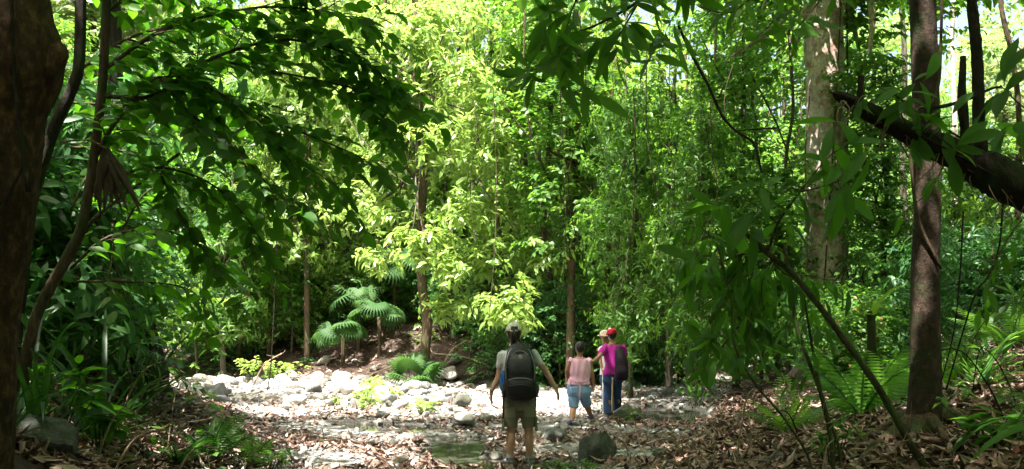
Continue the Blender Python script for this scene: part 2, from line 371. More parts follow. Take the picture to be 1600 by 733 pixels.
# stones one can single out: photo column, photo row of the foot, width in pixels
GS = 'stones of the creek bed'
for (px, py, wpx, kind, lab) in [
    (537, 587, 34, 'p', 'large pale flat topped stone on the far bank behind the sunlit stones'),
    (507, 584, 22, 'p', 'rounded pale stone left of the large flat topped stone on the far bank'),
    (554, 582, 12, 'p', 'small upright pale block at the right end of the flat topped stone'),
    (550, 603, 16, 'p', 'brown grey stone just below the flat topped stone on the bank'),
    (553, 629, 26, 'g', 'dark grey rounded stone at the right end of the sunlit stone heap'),
    (578, 628, 24, 'p', 'pale rounded stone right beside the dark grey one at the heap end'),
    (606, 630, 34, 'g', 'wide grey stone behind the bright green seedlings'),
    (628, 619, 30, 'g', 'grey slab like stone right of the bright green seedlings'),
    (647, 603, 20, 'g', 'rounded grey stone at the foot of the leafy far bank, left of a pair'),
    (671, 604, 19, 'g', 'rounded grey stone at the foot of the leafy far bank, right of a pair'),
    (664, 618, 19, 'g', 'grey stone standing just in front of the pair on the far bank'),
    (681, 634, 25, 'p', 'tilted pale grey stone left of the broad mossy one'),
    (638, 631, 17, 'p', 'small white stone between the wide grey stones'),
    (705, 617, 23, 'g', 'grey stone behind the broad grey green stone beside the backpacker'),
    (720, 637, 42, 'm', 'broad grey green stone left of the woman with the big backpack'),
    (752, 636, 18, 'g', 'small grey stone at the left hand of the woman with the big backpack'),
    (695, 646, 15, 'p', 'small white stone in front of the tilted pale grey stone'),
    (716, 647, 23, 'p', 'white rounded stone in front of the broad grey green stone'),
    (757, 660, 32, 'p', 'large pale stone by the stream left of the big backpack woman'),
    (771, 657, 15, 'm', 'small mossy stone touching the large pale stone by the stream'),
    (727, 662, 34, 'p', 'flat white slab at the edge of the shallow stream'),
    (752, 594, 22, 'p', 'pale stone among twigs behind the shoulder of the big backpack woman'),
    (767, 592, 18, 'm', 'brown mossy stone behind the elbow of the big backpack woman'),
    (460, 611, 32, 'p', 'tall white stone at the back left of the sunlit heap'),
    (478, 610, 28, 'p', 'white stone at the middle back of the sunlit heap'),
    (498, 606, 26, 'p', 'white stone at the back right of the sunlit heap'),
    (384, 603, 24, 'g', 'grey tilted stone under the bare twigs beyond the left bank'),
    (410, 606, 26, 'g', 'darker grey stone beside the bare twigs beyond the left bank'),
    (352, 600, 28, 'g', 'grey oval stone near the far left end of the sunlit stones'),
    (296, 603, 26, 'p', 'pale flat stone at the far left end of the sunlit stones'),
    (315, 606, 18, 'p', 'pale small stone second from the far left end of the sunlit stones'),
    (262, 601, 20, 'p', 'leftmost white stone seen just beyond the left bank'),
    (703, 716, 22, 'p', 'tan wet stone on the left of the little puddle'),
    (622, 728, 34, 'p', 'pale pointed stone among dead leaves at the bottom edge'),
    (752, 706, 30, 'p', 'whitish flat stone right of the little puddle'),
    (775, 716, 24, 'p', 'whitish stone by the left boot of the big backpack woman'),
    (727, 700, 20, 'g', 'wet grey stone at the head of the little puddle'),
    (862, 690, 44, 'g', 'low grey slab right of the shins of the big backpack woman'),
    (1030, 716, 26, 'm', 'small mossy stone at the toe of the right bank'),
    (1100, 690, 30, 'm', 'mossy brown stone half buried in the leaves of the right bank'),
    (320, 700, 56, 'm', 'dark mossy stone in the shade of the left bank'),
    (1215, 728, 42, 'm', 'dark stone beside the yellow leaf under the right saplings'),
    ]:
    Y = CH*F/(py-HOR)
    for _ in range(12): Y = (CH-float(gz(PX(px, Y), Y)))*F/(py-HOR)*.35+Y*.65
    Y = min(max(Y, 6), 30); x = PX(px, Y); s = wpx/F*Y*.5
    place_stone({'p': SV_pale, 'g': SV_grey, 'm': SV_moss}[kind][len(placed) % 3], x, Y, s, lab, GS, .15)
def far_enough(x, y, s): return all((x-a)**2+(y-b_)**2 > (.62*(s+c))**2 for a, b_, c in placed)
tries = 0; cnt = 0
L_A = 'pale rounded river stone in the sunlit stone bar left of the people'
L_B = 'small grey river stone scattered on the creek bed around the walkers'
L_C = 'grey stone on the gravel shore behind the still pool'
while cnt < 185 and tries < 5000:            # the sunlit bar
    tries += 1; x = rng.uniform(-11.5, -1.8); y = rng.uniform(17.2, 28.5); s = rng.choice([.12, .17, .24, .31, .40], p=[.24, .26, .25, .17, .08])
    if y < 17+(.25*max(0, x+5)): continue
    px_ = 800+x/y*F; where = 'under the bare twigs' if px_ < 410 else 'below the wide sunlit herb' if px_ < 480 else 'before the flat topped stone' if px_ < 560 else 'by the green seedlings' if px_ < 680 else 'left of the backpack woman'
    if px_ < 330: where = 'just beyond the left bank'
    L_A = ('small' if s < .15 else 'middle sized' if s < .27 else 'large')+' pale stone at the '+('front' if y < 20.5 else 'middle' if y < 24.5 else 'back')+' of the sunlit bar, '+where
    if far_enough(x, y, s): place_stone((SV_pale*3+SV_grey+SV_moss)[int(rng.integers(31))], x, y, s, L_A.replace('pale stone', 'stone'), 'pale stones of the sunlit bar'); cnt += 1
cnt = tries = 0
while cnt < 55 and tries < 3000:
    tries += 1; y = rng.uniform(11, 27); x = rng.uniform(-3, 1.2) if y < 20 else rng.uniform(-3.5, -.8); s = rng.choice([.07, .1, .14, .2], p=[.35, .35, .2, .1])
    if abs(x-.1) < .4 and y < 11.5: continue
    px_ = 800+x/y*F; L_B = ('small' if s < .09 else 'larger')+' grey stone '+('near the little puddle' if y < 13.5 else 'at the height of the pink blouse woman' if y < 18 else 'beyond the walkers')+(', left side' if px_ < 740 else ', behind the backpack woman' if px_ < 850 else ', right side')
    if far_enough(x, y, s): place_stone((SV_grey+SV_pale)[int(rng.integers(14))], x, y, s, L_B, 'small stones around the walkers'); cnt += 1
cnt = tries = 0
while cnt < 45 and tries < 3000:
    tries += 1; y = rng.uniform(19.2, 25); x = rng.uniform(1.6, 5.6); s = rng.choice([.08, .12, .17, .24], p=[.35, .35, .2, .1])
    if x > xR(y)-.1 or in_pool(x, y): continue
    L_C = ('small' if s < .1 else 'middle sized' if s < .16 else 'large')+' grey stone on the shore behind the still pool, '+('near the man in magenta' if x/y < .13 else 'near the right bank' if x/y > .19 else 'behind its middle')
    if far_enough(x, y, s): place_stone(SV_grey[int(rng.integers(7))], x, y, s, L_C, 'stones of the pool shore'); cnt += 1
# two boulders
def boulder(x, y, s, seed, matl, label, sink, rz=0, sc=(1, 1, 1)):
    V, T = stone_me(5, seed, .8, .2, .016, 6); me = mesh('boulder', V, T); o = link('boulder', me, None, matl)
    o.location = (x, y, float(gz(x, y))+s*sc[2]*.6*(1-sink)); o.scale = (s*sc[0], s*sc[1], s*sc[2]); o.rotation_euler = (0, 0, rz); tag(o, label, 'boulder', 'boulders in the creek bed')
boulder(PX(935, 10.4), 10.5, .29, 301, R_dark, 'dark cracked boulder with a tan patch at the bottom edge of the creek', .1, .3, (1.0, .9, .85))
boulder(PX(968, 16.3), 16.4, .47, 307, R_pale, 'light grey rounded boulder at the feet of the man in magenta', .35, 1.1, (1.05, .8, .68))
boulder(PX(40, 5.2), 5.2, .30, 311, R_dark, 'moss covered boulder in the dark lower left corner', .9, .5, (1.2, .8, .6))
# pebbles
def pebbles():
    mb = MB(); vs_ = []
    for k in range(6): vs_.append(stone_me(1, 500+k, .6, .14, chop=1))
    n = 11000; y = 9+26*rng.uniform(0, 1, n)**1.1; x = rng.uniform(-13, 6.5, n)
    zz = zone(x, y)
    keep = (zz > .33)&((x < 1.7)|(y < 16)|(rng.uniform(0, 1, n) < .55))&~in_pool(x, y)&(rng.uniform(0, 1, n) < np.where((x > -1.3)&(x < 1.6)&(y > 17.5), .08, .95)); x, y = x[keep], y[keep]; n = len(x)
    s = rng.uniform(.018, .06, n)*(.7+.04*y)
    kk = rng.integers(0, 6, n)
    for k in range(6):
        q = kk == k; V, T = vs_[k]; m = q.sum(); a = rng.uniform(0, 6.28, m); R = np.zeros((m, 3, 3)); R[:, 0, 0] = R[:, 1, 1] = np.cos(a); R[:, 0, 1] = -np.sin(a); R[:, 1, 0] = np.sin(a); R[:, 2, 2] = 1
        scatter(mb, (V, T, np.zeros((0, 4), int)), np.stack([x[q], y[q], gz(x[q], y[q])+s[q]*.2], 1), R, s[q], rng.uniform(0, 1, m))
    return mb
m_, t_, b_n = mat('pebble_gravel'); at_ = N(t_, 'ShaderNodeAttribute', attribute_name='tint')
t_.links.new(ramp(t_, at_.outputs['Fac'], [(0, (.11, .11, .105)), (.4, (.25, .245, .235)), (.8, (.36, .35, .33)), (1, (.48, .46, .43))]), b_n.inputs['Base Color']); b_n.inputs['Roughness'].default_value = .8
tag(pebbles().build('gravel', m_), 'grey and pale pebbles covering the dry creek bed', 'gravel', kind='stuff')
# ------------------------------------------------------------------ leaf litter
LT = []; LTF = []
for k, (wd, dr, fo) in enumerate([(.3, .35, .5), (.36, -.3, .3), (.26, .5, .8), (.42, .12, .2)]):
    LT.append(leaf_t(3, wd, fo, dr)); LTF.append(leaf_t(2, wd, fo, dr))
def litter():
    mb = MB(); n = 118000
    u = rng.uniform(0, 1, n); a = -.15; y0, y1 = 4.6, 40.0
    y = (y0**a+(y1**a-y0**a)*u)**(1/a); x = rng.uniform(-1, 1, n)*(y*.64+1.0)
    zz = zone(x, y); dl = np.maximum(0, xL(y)-x)*(1-sstep(14.5, 18.5, y)); dr = np.maximum(0, x-xR(y)); df = np.maximum(0, y-yB(x))
    bank = np.clip((dl+dr+df)*1.4, 0, 1)
    patch = np.clip(.58+1.0*vnoise(x, y, .9, 9)+.5*vnoise(x, y, .4, 2), 0, 1)
    lit = np.exp(-((x+6.2)/4.4)**4-((y-22.5)/5.2)**4)+np.exp(-((x-.3)/1.6)**4-((y-22.5)/5)**4)+.35*np.exp(-((x-3.2)/2)**4-((y-20)/3.4)**4)
    wet = np.zeros(n)
    for (a_, b_, c, d) in POOLS: wet = np.maximum(wet, 1-sstep(.8, 1.4, ((x-a_)/c)**2+((y-b_)/d)**2))
    dens = np.clip(bank+(1-bank)*patch*(1-.84*np.clip(lit, 0, 1)), 0, 1)*(1-.96*wet*(1-bank))
    dens = dens*np.where(dl > 0, .8, 1)
    keep = rng.uniform(0, 1, n) < dens; x, y = x[keep], y[keep]; n = len(x)
    sz = (.035+.165*rng.beta(1.6, 2.0, n))*(1+.012*y+.03*np.maximum(0, y-24)); az = rng.uniform(0, 6.28, n); tilt = rng.normal(0, .25, n)
    d = np.stack([np.cos(az), np.sin(az), tilt], 1); up = np.stack([rng.normal(0, .45, n), rng.normal(0, .45, n), np.where(rng.uniform(0, 1, n) < .5, 1, -1)*np.ones(n)], 1)
    R = frames(d, up); z = gz(x, y)+rng.uniform(.004, .07, n)
    pos = np.stack([x, y, z], 1)-d*sz[:, None]*.5
    kk = rng.integers(0, 4, n); tint = np.clip(rng.normal(.5, .24, n)+.08*vnoise(x, y, 1.5, 5), 0, 1)
    for k in range(4):
        for far in (0, 1):
            q = (kk == k)&((y > 12.5) == bool(far)); scatter(mb, LTF[k] if far else LT[k], pos[q], R[q], sz[q], tint[q], rng.uniform(.5, 1.1, q.sum()))
    return mb
tag(litter().build('leaf_litter', M_LIT), 'curled brown dead leaves strewn over the banks and creek bed', 'dead leaves', kind='stuff')
# fallen sticks
def stick(pts, r, label, m='dryst', group=None, name='fallen_stick', cat='stick', seg=7, twigs=0):
    mb = MB(); p = np.array([list(q) for q in pts], float)
    tube(mb, p, np.linspace(r, r*.55, len(p)), seg, n=14, noise=.12)
    for k in range(twigs):
        a = p[0]+(p[-1]-p[0])*rng.uniform(.25, .95); dd = rng.normal(size=3); dd[2] = abs(dd[2])*.6; dd /= np.linalg.norm(dd)
        tube(mb, [a, a+dd*.18, a+dd*.3+rng.normal(0, .05, 3)], [r*.4, r*.3, r*.12], 5, n=6)
    return tag(mb.build(name, B[m]), label, cat, group)
def G3(px, py, lift=.03, Y=None):            # point on the ground under a photo pixel
    if Y is None:
        lo, hi = 4.0, 45.0
        for Yc in np.arange(4.5, 45, .1):
            if CH-(py-HOR)/F*Yc <= float(gz(PX(px, Yc), Yc)): break
        Y = Yc
    return Vector((PX(px, Y), Y, float(gz(PX(px, Y), Y))+lift))
# ------------------------------------------------------------------ foliage builders
LF2 = leaf_t(2, .56, .12, .2); LF3 = leaf_t(3, .42, .12, .25); LFL = leaf_t(3, .28, .12, .35)
HERO = {}
def leafmesh(key, tpl, m):
    if key not in HERO:
        me = mesh('leaf', tpl[0], [tpl[1], tpl[2]] if len(tpl[1]) else [tpl[2]], True, np.full(len(tpl[0]), .5)); me.materials.append(m); HERO[key] = me
    return HERO[key]
T_ELL = leaf_t(6, .49, .16, .16, .46); T_LAN = leaf_t(6, .25, .16, .30, .55); T_BIG = leaf_t(7, .34, .2, .28, .6); T_OVA = leaf_t(5, .6, .14, .22, .4)
def runit(n): return norm(rng.normal(size=(n, 3)))
def whorls(C, A, per, size, open_=(55, 105), droop=.25, jit=.08):
    """leaves radiating round each cluster axis A at C"""
    n = len(C); k = n*per; c = np.repeat(C, per, 0); a = norm(np.repeat(A, per, 0)+rng.normal(0, .15, (k, 3)))
    u = norm(np.cross(a, runit(k))); th = np.radians(rng.uniform(*open_, k))[:, None]
    d = a*np.cos(th)+u*np.sin(th); d[:, 2] -= droop*rng.uniform(0.2, 1, k); d = norm(d)
    s = size*rng.uniform(.65, 1.15, k); pos = c+a*rng.uniform(-.12, .12, k)[:, None]*size*3+rng.normal(0, jit, (k, 3))*size*2
    return pos, frames(d, norm(a+np.array([0, 0, .6])+rng.normal(0, .38, (k, 3)))), s
def sprays(C, A, per, size, length=.6, droop=.2):
    """leaves alternating along a short twig from C towards A"""
    n = len(C); k = n*per; j = np.tile(np.arange(per), n); t = norm(A+np.array([0, 0, -.15]))
    t = np.repeat(t, per, 0); side = norm(np.cross(t, [0, 0, 1.]))*np.where(j % 2, 1, -1)[:, None]
    s = size*rng.uniform(.7, 1.15, k)
    pos = np.repeat(C, per, 0)+t*((j+.5)/per*length)[:, None]; pos[:, 2] -= ((j+.5)/per)**2*length*.25
    d = norm(t*rng.uniform(.3, .9, k)[:, None]+side*rng.uniform(.6, 1, k)[:, None]+rng.normal(0, .18, (k, 3))-np.array([0, 0, 1])*rng.uniform(0, 3.2*droop, k)[:, None])
    return pos, frames(d, np.array([0, 0, 1.])+A.repeat(per, 0)*.6+rng.normal(0, .55, (k, 3))), s
def blob(c, r, n, shell=.45, low=-1):
    """cluster centres in an uneven ellipsoid"""
    d = runit(n*2); q = rng.uniform(0, 1, n*2)**shell
    f = 1+.28*np.sin(d[:, 0]*4.1+c[0]*3)+.22*np.sin(d[:, 2]*5.3+c[1]*2)+.18*np.sin(d[:, 1]*6+d[:, 0]*5+c[2])
    p = d*(q*f)[:, None]; keep = (p[:, 2] > low); keep &= (np.sin(p[:, 0]*5+c[1]*7)*np.sin(p[:, 1]*5.5+c[0])*np.sin(p[:, 2]*6+1) < .33)
    p = p[keep][:n]; return np.asarray(c)+p*np.asarray(r), norm(p*np.array([1, 1, .5])+np.array([0, 0, .35]))
def foliage(parent, m, C, A, kind='spray', per=7, size=.2, tpl=None, single=0, length=.6, name='crown', droop=.25, key=None, tint=None, view=None):
    if kind == 'spray': pos, R, s = sprays(C, A, per, size, length, droop)
    else: pos, R, s = whorls(C, A, per, size, droop=droop)
    if tpl is None: tpl = LF2
    k0 = 0
    if single:
        vd = pos+(np.array(view) if view is not None else 0)-np.array([0, 0, CH])
        inside = (np.abs(vd[:, 0]/vd[:, 1]) < .6)&(vd[:, 2]/vd[:, 1] < .4)
        o = np.argsort(np.where(inside, 0, 50)+vd[:, 1]-s*3); sel = o[:single]; k0 = len(sel)
        me = leafmesh(key[0], key[1], m); singles('leaf', me, pos[sel], R[sel], s[sel], parent)
        o = o[single:]; pos, R, s = pos[o], R[o], s[o]
    if len(pos):
        mb = MB(); tt = np.clip(rng.normal(.5, .22, len(pos)) if tint is None else rng.normal(tint, .2, len(pos)), 0, 1)
        scatter(mb, tpl, pos, R, s, tt)
        ob = mb.build(name, m, parent)
        if single: ob['kind'] = 'stuff'
    return parent
def limbs(mb, base, C, r, n=14, z0=.35, seg=5):
    """limbs from the trunk axis out to some of the cluster centres"""
    idx = rng.choice(len(C), min(n, len(C)), replace=False)
    for i in idx:
        c = C[i]; k = rng.uniform(z0, .9); a = base(k); mid = (a+c)/2+np.array([0, 0, -.08])*np.linalg.norm(c-a)+rng.normal(0, .06, 3)*np.linalg.norm(c-a)
        tube(mb, [a, mid, c], [r*.45*(1.1-k*.5), r*.28, r*.08], seg, n=8)
def trunk_fn(pts):
    p = spline(np.asarray(pts, float), 40); return lambda k: p[min(39, max(0, int(k*39)))]
# ---- tree prototypes for the forest behind, copied below
def proto_tree(h, r, blobs, kind, per, size, m, bk, tpl=LF2, length=.7, lean=.3, climb=0):
    root = bpy.data.objects.new('forest_tree', None); COL.objects.link(root)
    pts = [[0, 0, -.4], [lean*rng.uniform(-.4, .4), lean*rng.uniform(-.3, .3), h*.33], [lean*rng.uniform(-1, 1), lean*rng.uniform(-1, 1), h*.66], [lean*rng.uniform(-1.5, 1.5), lean*rng.uniform(-1.5, 1.5), h]]
    mb = MB(); tube(mb, pts, [r*1.35, r, r*.75, r*.3], 10, n=18, noise=.07); f = trunk_fn(pts)
    Cs, As = [], []
    for (c, rr, n) in blobs:
        C, A = blob(np.array(c, float)*np.array([1, 1, h]), np.array(rr, float)*np.array([1, 1, h]), n); Cs.append(C); As.append(A)
    C, A = np.concatenate(Cs), np.concatenate(As)
    limbs(mb, f, C, r, 22); mb.build('trunk', B[bk], root)
    foliage(root, m, C, A, kind, per, size, tpl, length=length)
    if climb:
        k = rng.uniform(.05, .8, climb); Ct = np.array([f(q) for q in k]); a = rng.uniform(0, 6.28, climb); A2 = np.stack([np.cos(a), np.sin(a), -.4+0*a], 1)
        foliage(root, G['deep'], Ct+A2*r*1.1, A2, 'spray', 4, .16, LF2, length=.35, name='climbing_leaves')
    return root
def copy_tree(o, parent=None):
    c = o.copy(); COL.objects.link(c); c.parent = parent
    for ch in o.children: copy_tree(ch, c)
    return c
used_proto = set()
def plant(proto, x, y, rz, s, label, cat='tree', group=None, name=None, dz=0, sz=None):
    o = proto if proto.name not in used_proto else copy_tree(proto)
    used_proto.add(proto.name)
    if name: o.name = name
    o.location = (x, y, float(gz(x, y))+dz); o.rotation_euler = (0, 0, rz); o.scale = (s, s, sz or s)
    for k in ('group',):
        if k in o: del o[k]
    return tag(o, label, cat, group)
def column(z0, z1, rr, n, k=4):              # stacked blobs that fill a tall uneven crown
    return [((rng.uniform(-.4, .4)*rr, rng.uniform(-.4, .4)*rr, z0+(z1-z0)*(i+.5)/k), (rr*rng.uniform(.75, 1.1), rr*rng.uniform(.75, 1.1), (z1-z0)/k*.75), n//k) for i in range(k)]
PT = [
 proto_tree(13, 0.105, column(.25, 1.0, 2.1, 988, 4), 'spray', 9, .28, G['bright'], 'grey', climb=120),
 proto_tree(15, 0.12, column(.35, 1.0, 2.4, 988, 4), 'spray', 9, .28, G['mid'], 'brown', climb=140),
 proto_tree(12, 0.09, column(.15, 1.0, 2.0, 965, 5), 'whorl', 8, .32, G['mid'], 'grey', LFL, climb=120),
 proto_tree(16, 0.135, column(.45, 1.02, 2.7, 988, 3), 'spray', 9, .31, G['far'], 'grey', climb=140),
 proto_tree(10, 0.075, column(.12, 1.0, 1.7, 919, 5), 'spray', 9, .26, G['mid'], 'brown', climb=120),
 proto_tree(14, 0.098, column(.3, 1.0, 2.1, 965, 4), 'whorl', 8, .28, G['sunny'], 'brown', LF3, climb=120),
]
SP = [
 proto_tree(2.4, .03, column(.15, 1.0, 1.15, 420, 2), 'spray', 7, .15, G['mid'], 'brown', length=.4, lean=.1),
 proto_tree(2.0, .03, column(.10, 1.0, 1.2, 480, 2), 'spray', 8, .12, G['blue'], 'brown', length=.4, lean=.1),
 proto_tree(2.8, .03, column(.15, 1.0, 1.1, 260, 3), 'whorl', 7, .22, G['blue'], 'brown', LFL, lean=.15),
 proto_tree(2.2, .03, column(.1, 1.0, 1.2, 520, 2), 'spray', 8, .11, G['deep'], 'brown', length=.4, lean=.1),
 proto_tree(1.2, .02, column(.1, 1.0, .7, 90, 2), 'spray', 7, .11, G['bright'], 'brown', length=.3, lean=.1),
]
PT[0].location = PT[1].location = (0, 0, 0)
# forest behind: (px, Y, height scale, prototype, label)
WALL = [
 (-120, 30, .9, 1, 'broad green tree beyond the left bank at the picture edge'), (60, 33, .95, 0, 'bright leafy tree showing right of the large left trunk'),
 (200, 30, .8, 4, 'slender tree behind the dark slanting trunk on the left'), (300, 36, 1.0, 1, 'green tree behind the left leaf spray, above the leftmost pale stones'),
 (375, 31, .62, 4, 'small tree over the bare twigs beyond the left bank'), (440, 37, 1.0, 0, 'bright tree above the sunlit herbs on the far bank'),
 (500, 33, .85, 5, 'yellow green tree rising behind the flat topped stone'), (575, 36, 1.05, 5, 'tall yellow green tree left behind the sunny whorled tree'),
 (640, 42, .95, 3, 'pale sunlit tree far behind the sunny whorled tree'), (730, 35, 1.05, 5, 'sunlit tree right behind the sunny whorled tree'),
 (790, 33, .85, 2, 'tree with long leaves behind the ivy clad trunks'), (860, 37, 1.0, 1, 'darker tree behind the ivy clad trunks, above the pink blouse woman'),
 (925, 31, .75, 2, 'tree with long leaves above the woman in the pink blouse'), (1000, 34, .9, 4, 'mid green tree right behind the man in magenta'),
 (1060, 40, .85, 0, 'bright tree at the back of the clearing right of the hikers'), (1120, 46, .95, 3, 'tall pale tree above the far bright creek bend'),
 (1180, 33, .85, 4, 'mid green tree left of the thick pale trunk'), (1235, 40, 1.1, 1, 'tree behind the left edge of the thick pale trunk'),
 (1345, 27, .5, 4, 'tree right of the thick pale trunk'), (1400, 34, .7, 0, 'bright tree behind the red brown trunk'),
 (1500, 30, .6, 2, 'tree with long leaves behind the dead upright stems'), (1570, 36, .62, 3, 'pale tree behind the right end of the dark log'),
 (1680, 28, .7, 1, 'broad tree beyond the right picture edge'), (1460, 42, .75, 5, 'yellow green tree far back between red brown trunk and dead stems'),
 (690, 48, 1.0, 0, 'tallest bright crown at the top centre far behind the creek'), (540, 47, 1.05, 3, 'pale high crown left of the top centre opening'),
 (960, 47, 1.0, 0, 'bright high crown right of the top centre opening'), (20, 44, 1.2, 3, 'pale high crown behind the large left trunk'), (330, 48, 1.2, 0, 'bright high crown far behind the left leaf spray'),
 (985, 22, .62, 2, 'tree of long leaves overhanging the man in magenta from the right'), (1090, 20, .55, 2, 'long leaved tree on the right bank side of the still pool'), (1150, 23, .72, 1, 'leafy climber hung tree between the dark liana and the thick pale trunk'),
 (1045, 25.5, .8, 0, 'green tree crowding the middle right behind the dark liana'), (1215, 19.5, .5, 4, 'fine leaved tree just left of the thick pale trunk'), (1378, 19, .42, 1, 'fine leaved tree between the thick pale trunk and the red brown trunk'), (1530, 20, .42, 4, 'fine leaved tree behind the dead upright stems'),
 (890, 25.5, .85, 1, 'leafy tree crowding the ivy clad trunks from the right'), (140, 17, .6, 3, 'shaded fine leaved tree behind the slender curving stem'), (350, 29, .85, 2, 'tree with long leaves above the bare twigs of the far bank'), (50, 15, .5, 4, 'shaded fine leaved tree behind the large left trunk'),
 (620, 31, .95, 5, 'yellow green tree hard behind the sunny whorled tree'), (775, 29, .9, 5, 'yellow green tree right of the sunny whorled tree over the backpack woman'), (480, 30, .85, 5, 'yellow green tree left of the sunny whorled tree over the pale stones'),
 (1300, 50, .95, 0, 'bright high crown far behind the thick pale trunk'),
]
for i, (px, Y, s, k, lab) in enumerate(WALL):
    plant(PT[k], PX(px, Y), Y, rng.uniform(0, 6.28), s, lab, group='forest trees beyond the creek')
# shrubs at the foot of the forest
def shrub_label(px, k, row):
    kind = ['mid green small leaved', 'bluish small leaved', 'long leaved bluish', 'dark fine leaved', 'low bright green'][k]
    for a, t in ((60, 'behind the large left trunk'), (200, 'behind the slender curving stem'), (330, 'beyond the end of the left bank'), (430, 'above the bare twigs'), (520, 'above the wide sunlit herb'), (600, 'behind the flat topped stone'), (690, 'at the foot of the sunny whorled tree'), (780, 'left behind the backpack woman'),
                 (840, 'right behind the backpack woman'), (900, 'left behind the pink blouse woman'), (950, 'between the pink blouse and the red cap'), (1020, 'right behind the man in magenta'), (1100, 'behind the still pool'), (1200, 'at the bright creek bend'), (1300, 'below the thick pale trunk'), (1420, 'left behind the red brown trunk'), (1500, 'right behind the red brown trunk'), (9999, 'near the right picture edge')):
        if px < a: return kind+' shrub '+t+(', front row' if row in (1, 5) else ', back row' if row in (3, 4, 7) else '')
sk = 0
for row, (Y0, step, x0, x1, s0) in enumerate([(31.5, 60, -60, 740, .85), (27.6, 44, 800, 1085, .95), (30, 52, 760, 1110, 1.2), (34, 62, -60, 1040, 1.25), (38, 70, -60, 1700, 1.6), (19, 75, 1290, 1680, .6), (24, 62, 1250, 1700, .8), (29, 60, 1200, 1700, 1.0)]):
    for px in np.arange(x0, x1, step):
        p = px+rng.uniform(-14, 14); Y = Y0+rng.uniform(-.8, .8); x = PX(p, Y)
        if row == 0 and 380 < p < 560: s0 = .55
        elif row == 0: s0 = .85
        if row < 3 and float(gz(x, Y)) < .15 and Y > 28: continue
        k = int(rng.choice([0, 1, 2, 3, 4], p=[.25, .25, .2, .2, .1]))
        plant(SP[k], x, Y, rng.uniform(0, 6.28), s0*rng.uniform(.75, 1.2), shrub_label(p, k, row), 'shrub', 'shrubs at the foot of the forest', name='shrub')
        sk += 1
# the far wood: a mass of leaves nobody could count
def far_wood():
    mb = MB(); n = 960
    Y = rng.uniform(50, 88, n); x = rng.uniform(-.70, .70, n)*Y
    g = gz(x, Y); top = 1.5+Y*.36; f = rng.uniform(0, 1, n)**.8; z = g+f*np.maximum(top-g, 5)
    a = np.arctan2(x, Y); el = (z-1.5)/Y
    gap = ((a > -.19)&(a < .08)&(el > .27+.05*np.sin(a*40)))|((np.abs(a-.19) < .07)&(el > .26+.04*np.sin(a*70)))|((a > .38)&(el > .18)&(np.sin(a*60) > -.5))|((np.abs(a+.46) < .018)&(el > .19)&(el < .25))
    ok = ~gap; x, Y, z = x[ok], Y[ok], z[ok]
    for i in range(len(x)):
        r = rng.uniform(1.6, 2.8); C, A = blob(np.array([x[i], Y[i], z[i]]), np.array([r*1.1, r*.8, r]), 22, .6)
        pos, R, s = sprays(C, A, 8, .55, 1.2, .3)
        scatter(mb, LF2, pos, R, s, np.clip(rng.normal(rng.uniform(.2, .8), .15, len(pos)), 0, 1))
    return mb
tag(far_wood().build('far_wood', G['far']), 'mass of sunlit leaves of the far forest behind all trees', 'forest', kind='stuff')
# unseen forest added round the clearing to dim side light on the foreground
def shade_wood():
    mb = MB(); n = 620; a = rng.uniform(0, 6.283, n); r = rng.uniform(13, 26, n); x = np.sin(a)*r*1.15; y = 5+np.cos(a)*r; z = rng.uniform(0, 15, n)
    keep = ~((y > 0)&(np.abs(x) < .66*y+2.6))&(y < 34)
    keep &= ~((x < -9)&(y > 11)&(z > 7)) 
    for i in np.where(keep)[0]:
        C, A = blob(np.array([x[i], y[i], z[i]+float(gz(x[i], y[i]))*.6]), np.array([2.4, 2.4, 2.2]), 16, .6); pos, R, s = sprays(C, A, 6, .7, 1.2, .3); scatter(mb, LF2, pos, R, s)
    return mb
tag(shade_wood().build('unseen_wood', G['mid']), 'unseen forest leaves added round the clearing to darken the foreground', 'forest', kind='stuff')
# undergrowth carpet of small leaves on the banks
def carpet():
    mb = MB(); n = 5200; Y = rng.uniform(6, 44, n); x = rng.uniform(-.66, .66, n)*Y
    dl = np.maximum(0, xL(Y)-x)*(1-sstep(14.5, 18.5, Y)); dr = np.maximum(0, x-xR(Y)); df = np.maximum(0, Y-yB(x))
    w_ = np.where(dl > .3, .30, 0)+np.where(dr > 2.2, .22, 0)+np.where(df > 2.2, 1., 0); w_ = w_*np.clip(.5+1.2*vnoise(x, Y, 1.6, 11), 0, 1)
    k = rng.uniform(0, 1, n) < w_; x, Y = x[k], Y[k]; C = np.stack([x, Y, gz(x, Y)+rng.uniform(.08, .35, len(x))], 1)
    pos, R, s = whorls(C, np.tile([0, 0, 1.], (len(C), 1)), 6, .12, (60, 100)); s = s*(1+.02*(pos[:, 1]-8)); scatter(mb, LF2, pos, R, s)
    return mb
tag(carpet().build('ground_plants', G['mid']), 'low green seedlings dotted over the forest floor of the banks', 'ground plants', kind='stuff')
# ------------------------------------------------------------------ trunks, log, vines
def trunk(name, pts, rad, m, label, cat='tree', group=None, seg=20, n=40, noise_=.05, lobes=None, part='trunk', root=None):
    """pts: world points from base to top"""
    t = root or empty(name, Vector(pts[0]), label, cat, group)
    mb = MB(); tube(mb, pts, rad, seg, n=n, noise=noise_, lobes=lobes); mb.build(part, B[m], t); return t
def finish(t): 
    bpy.context.view_layer.update(); rebase(t)
def pline(rows, Y=None):                     # rows (px, py[, Y]) -> world points
    return [P(r[0], r[1], r[2] if len(r) > 2 else Y) for r in rows]
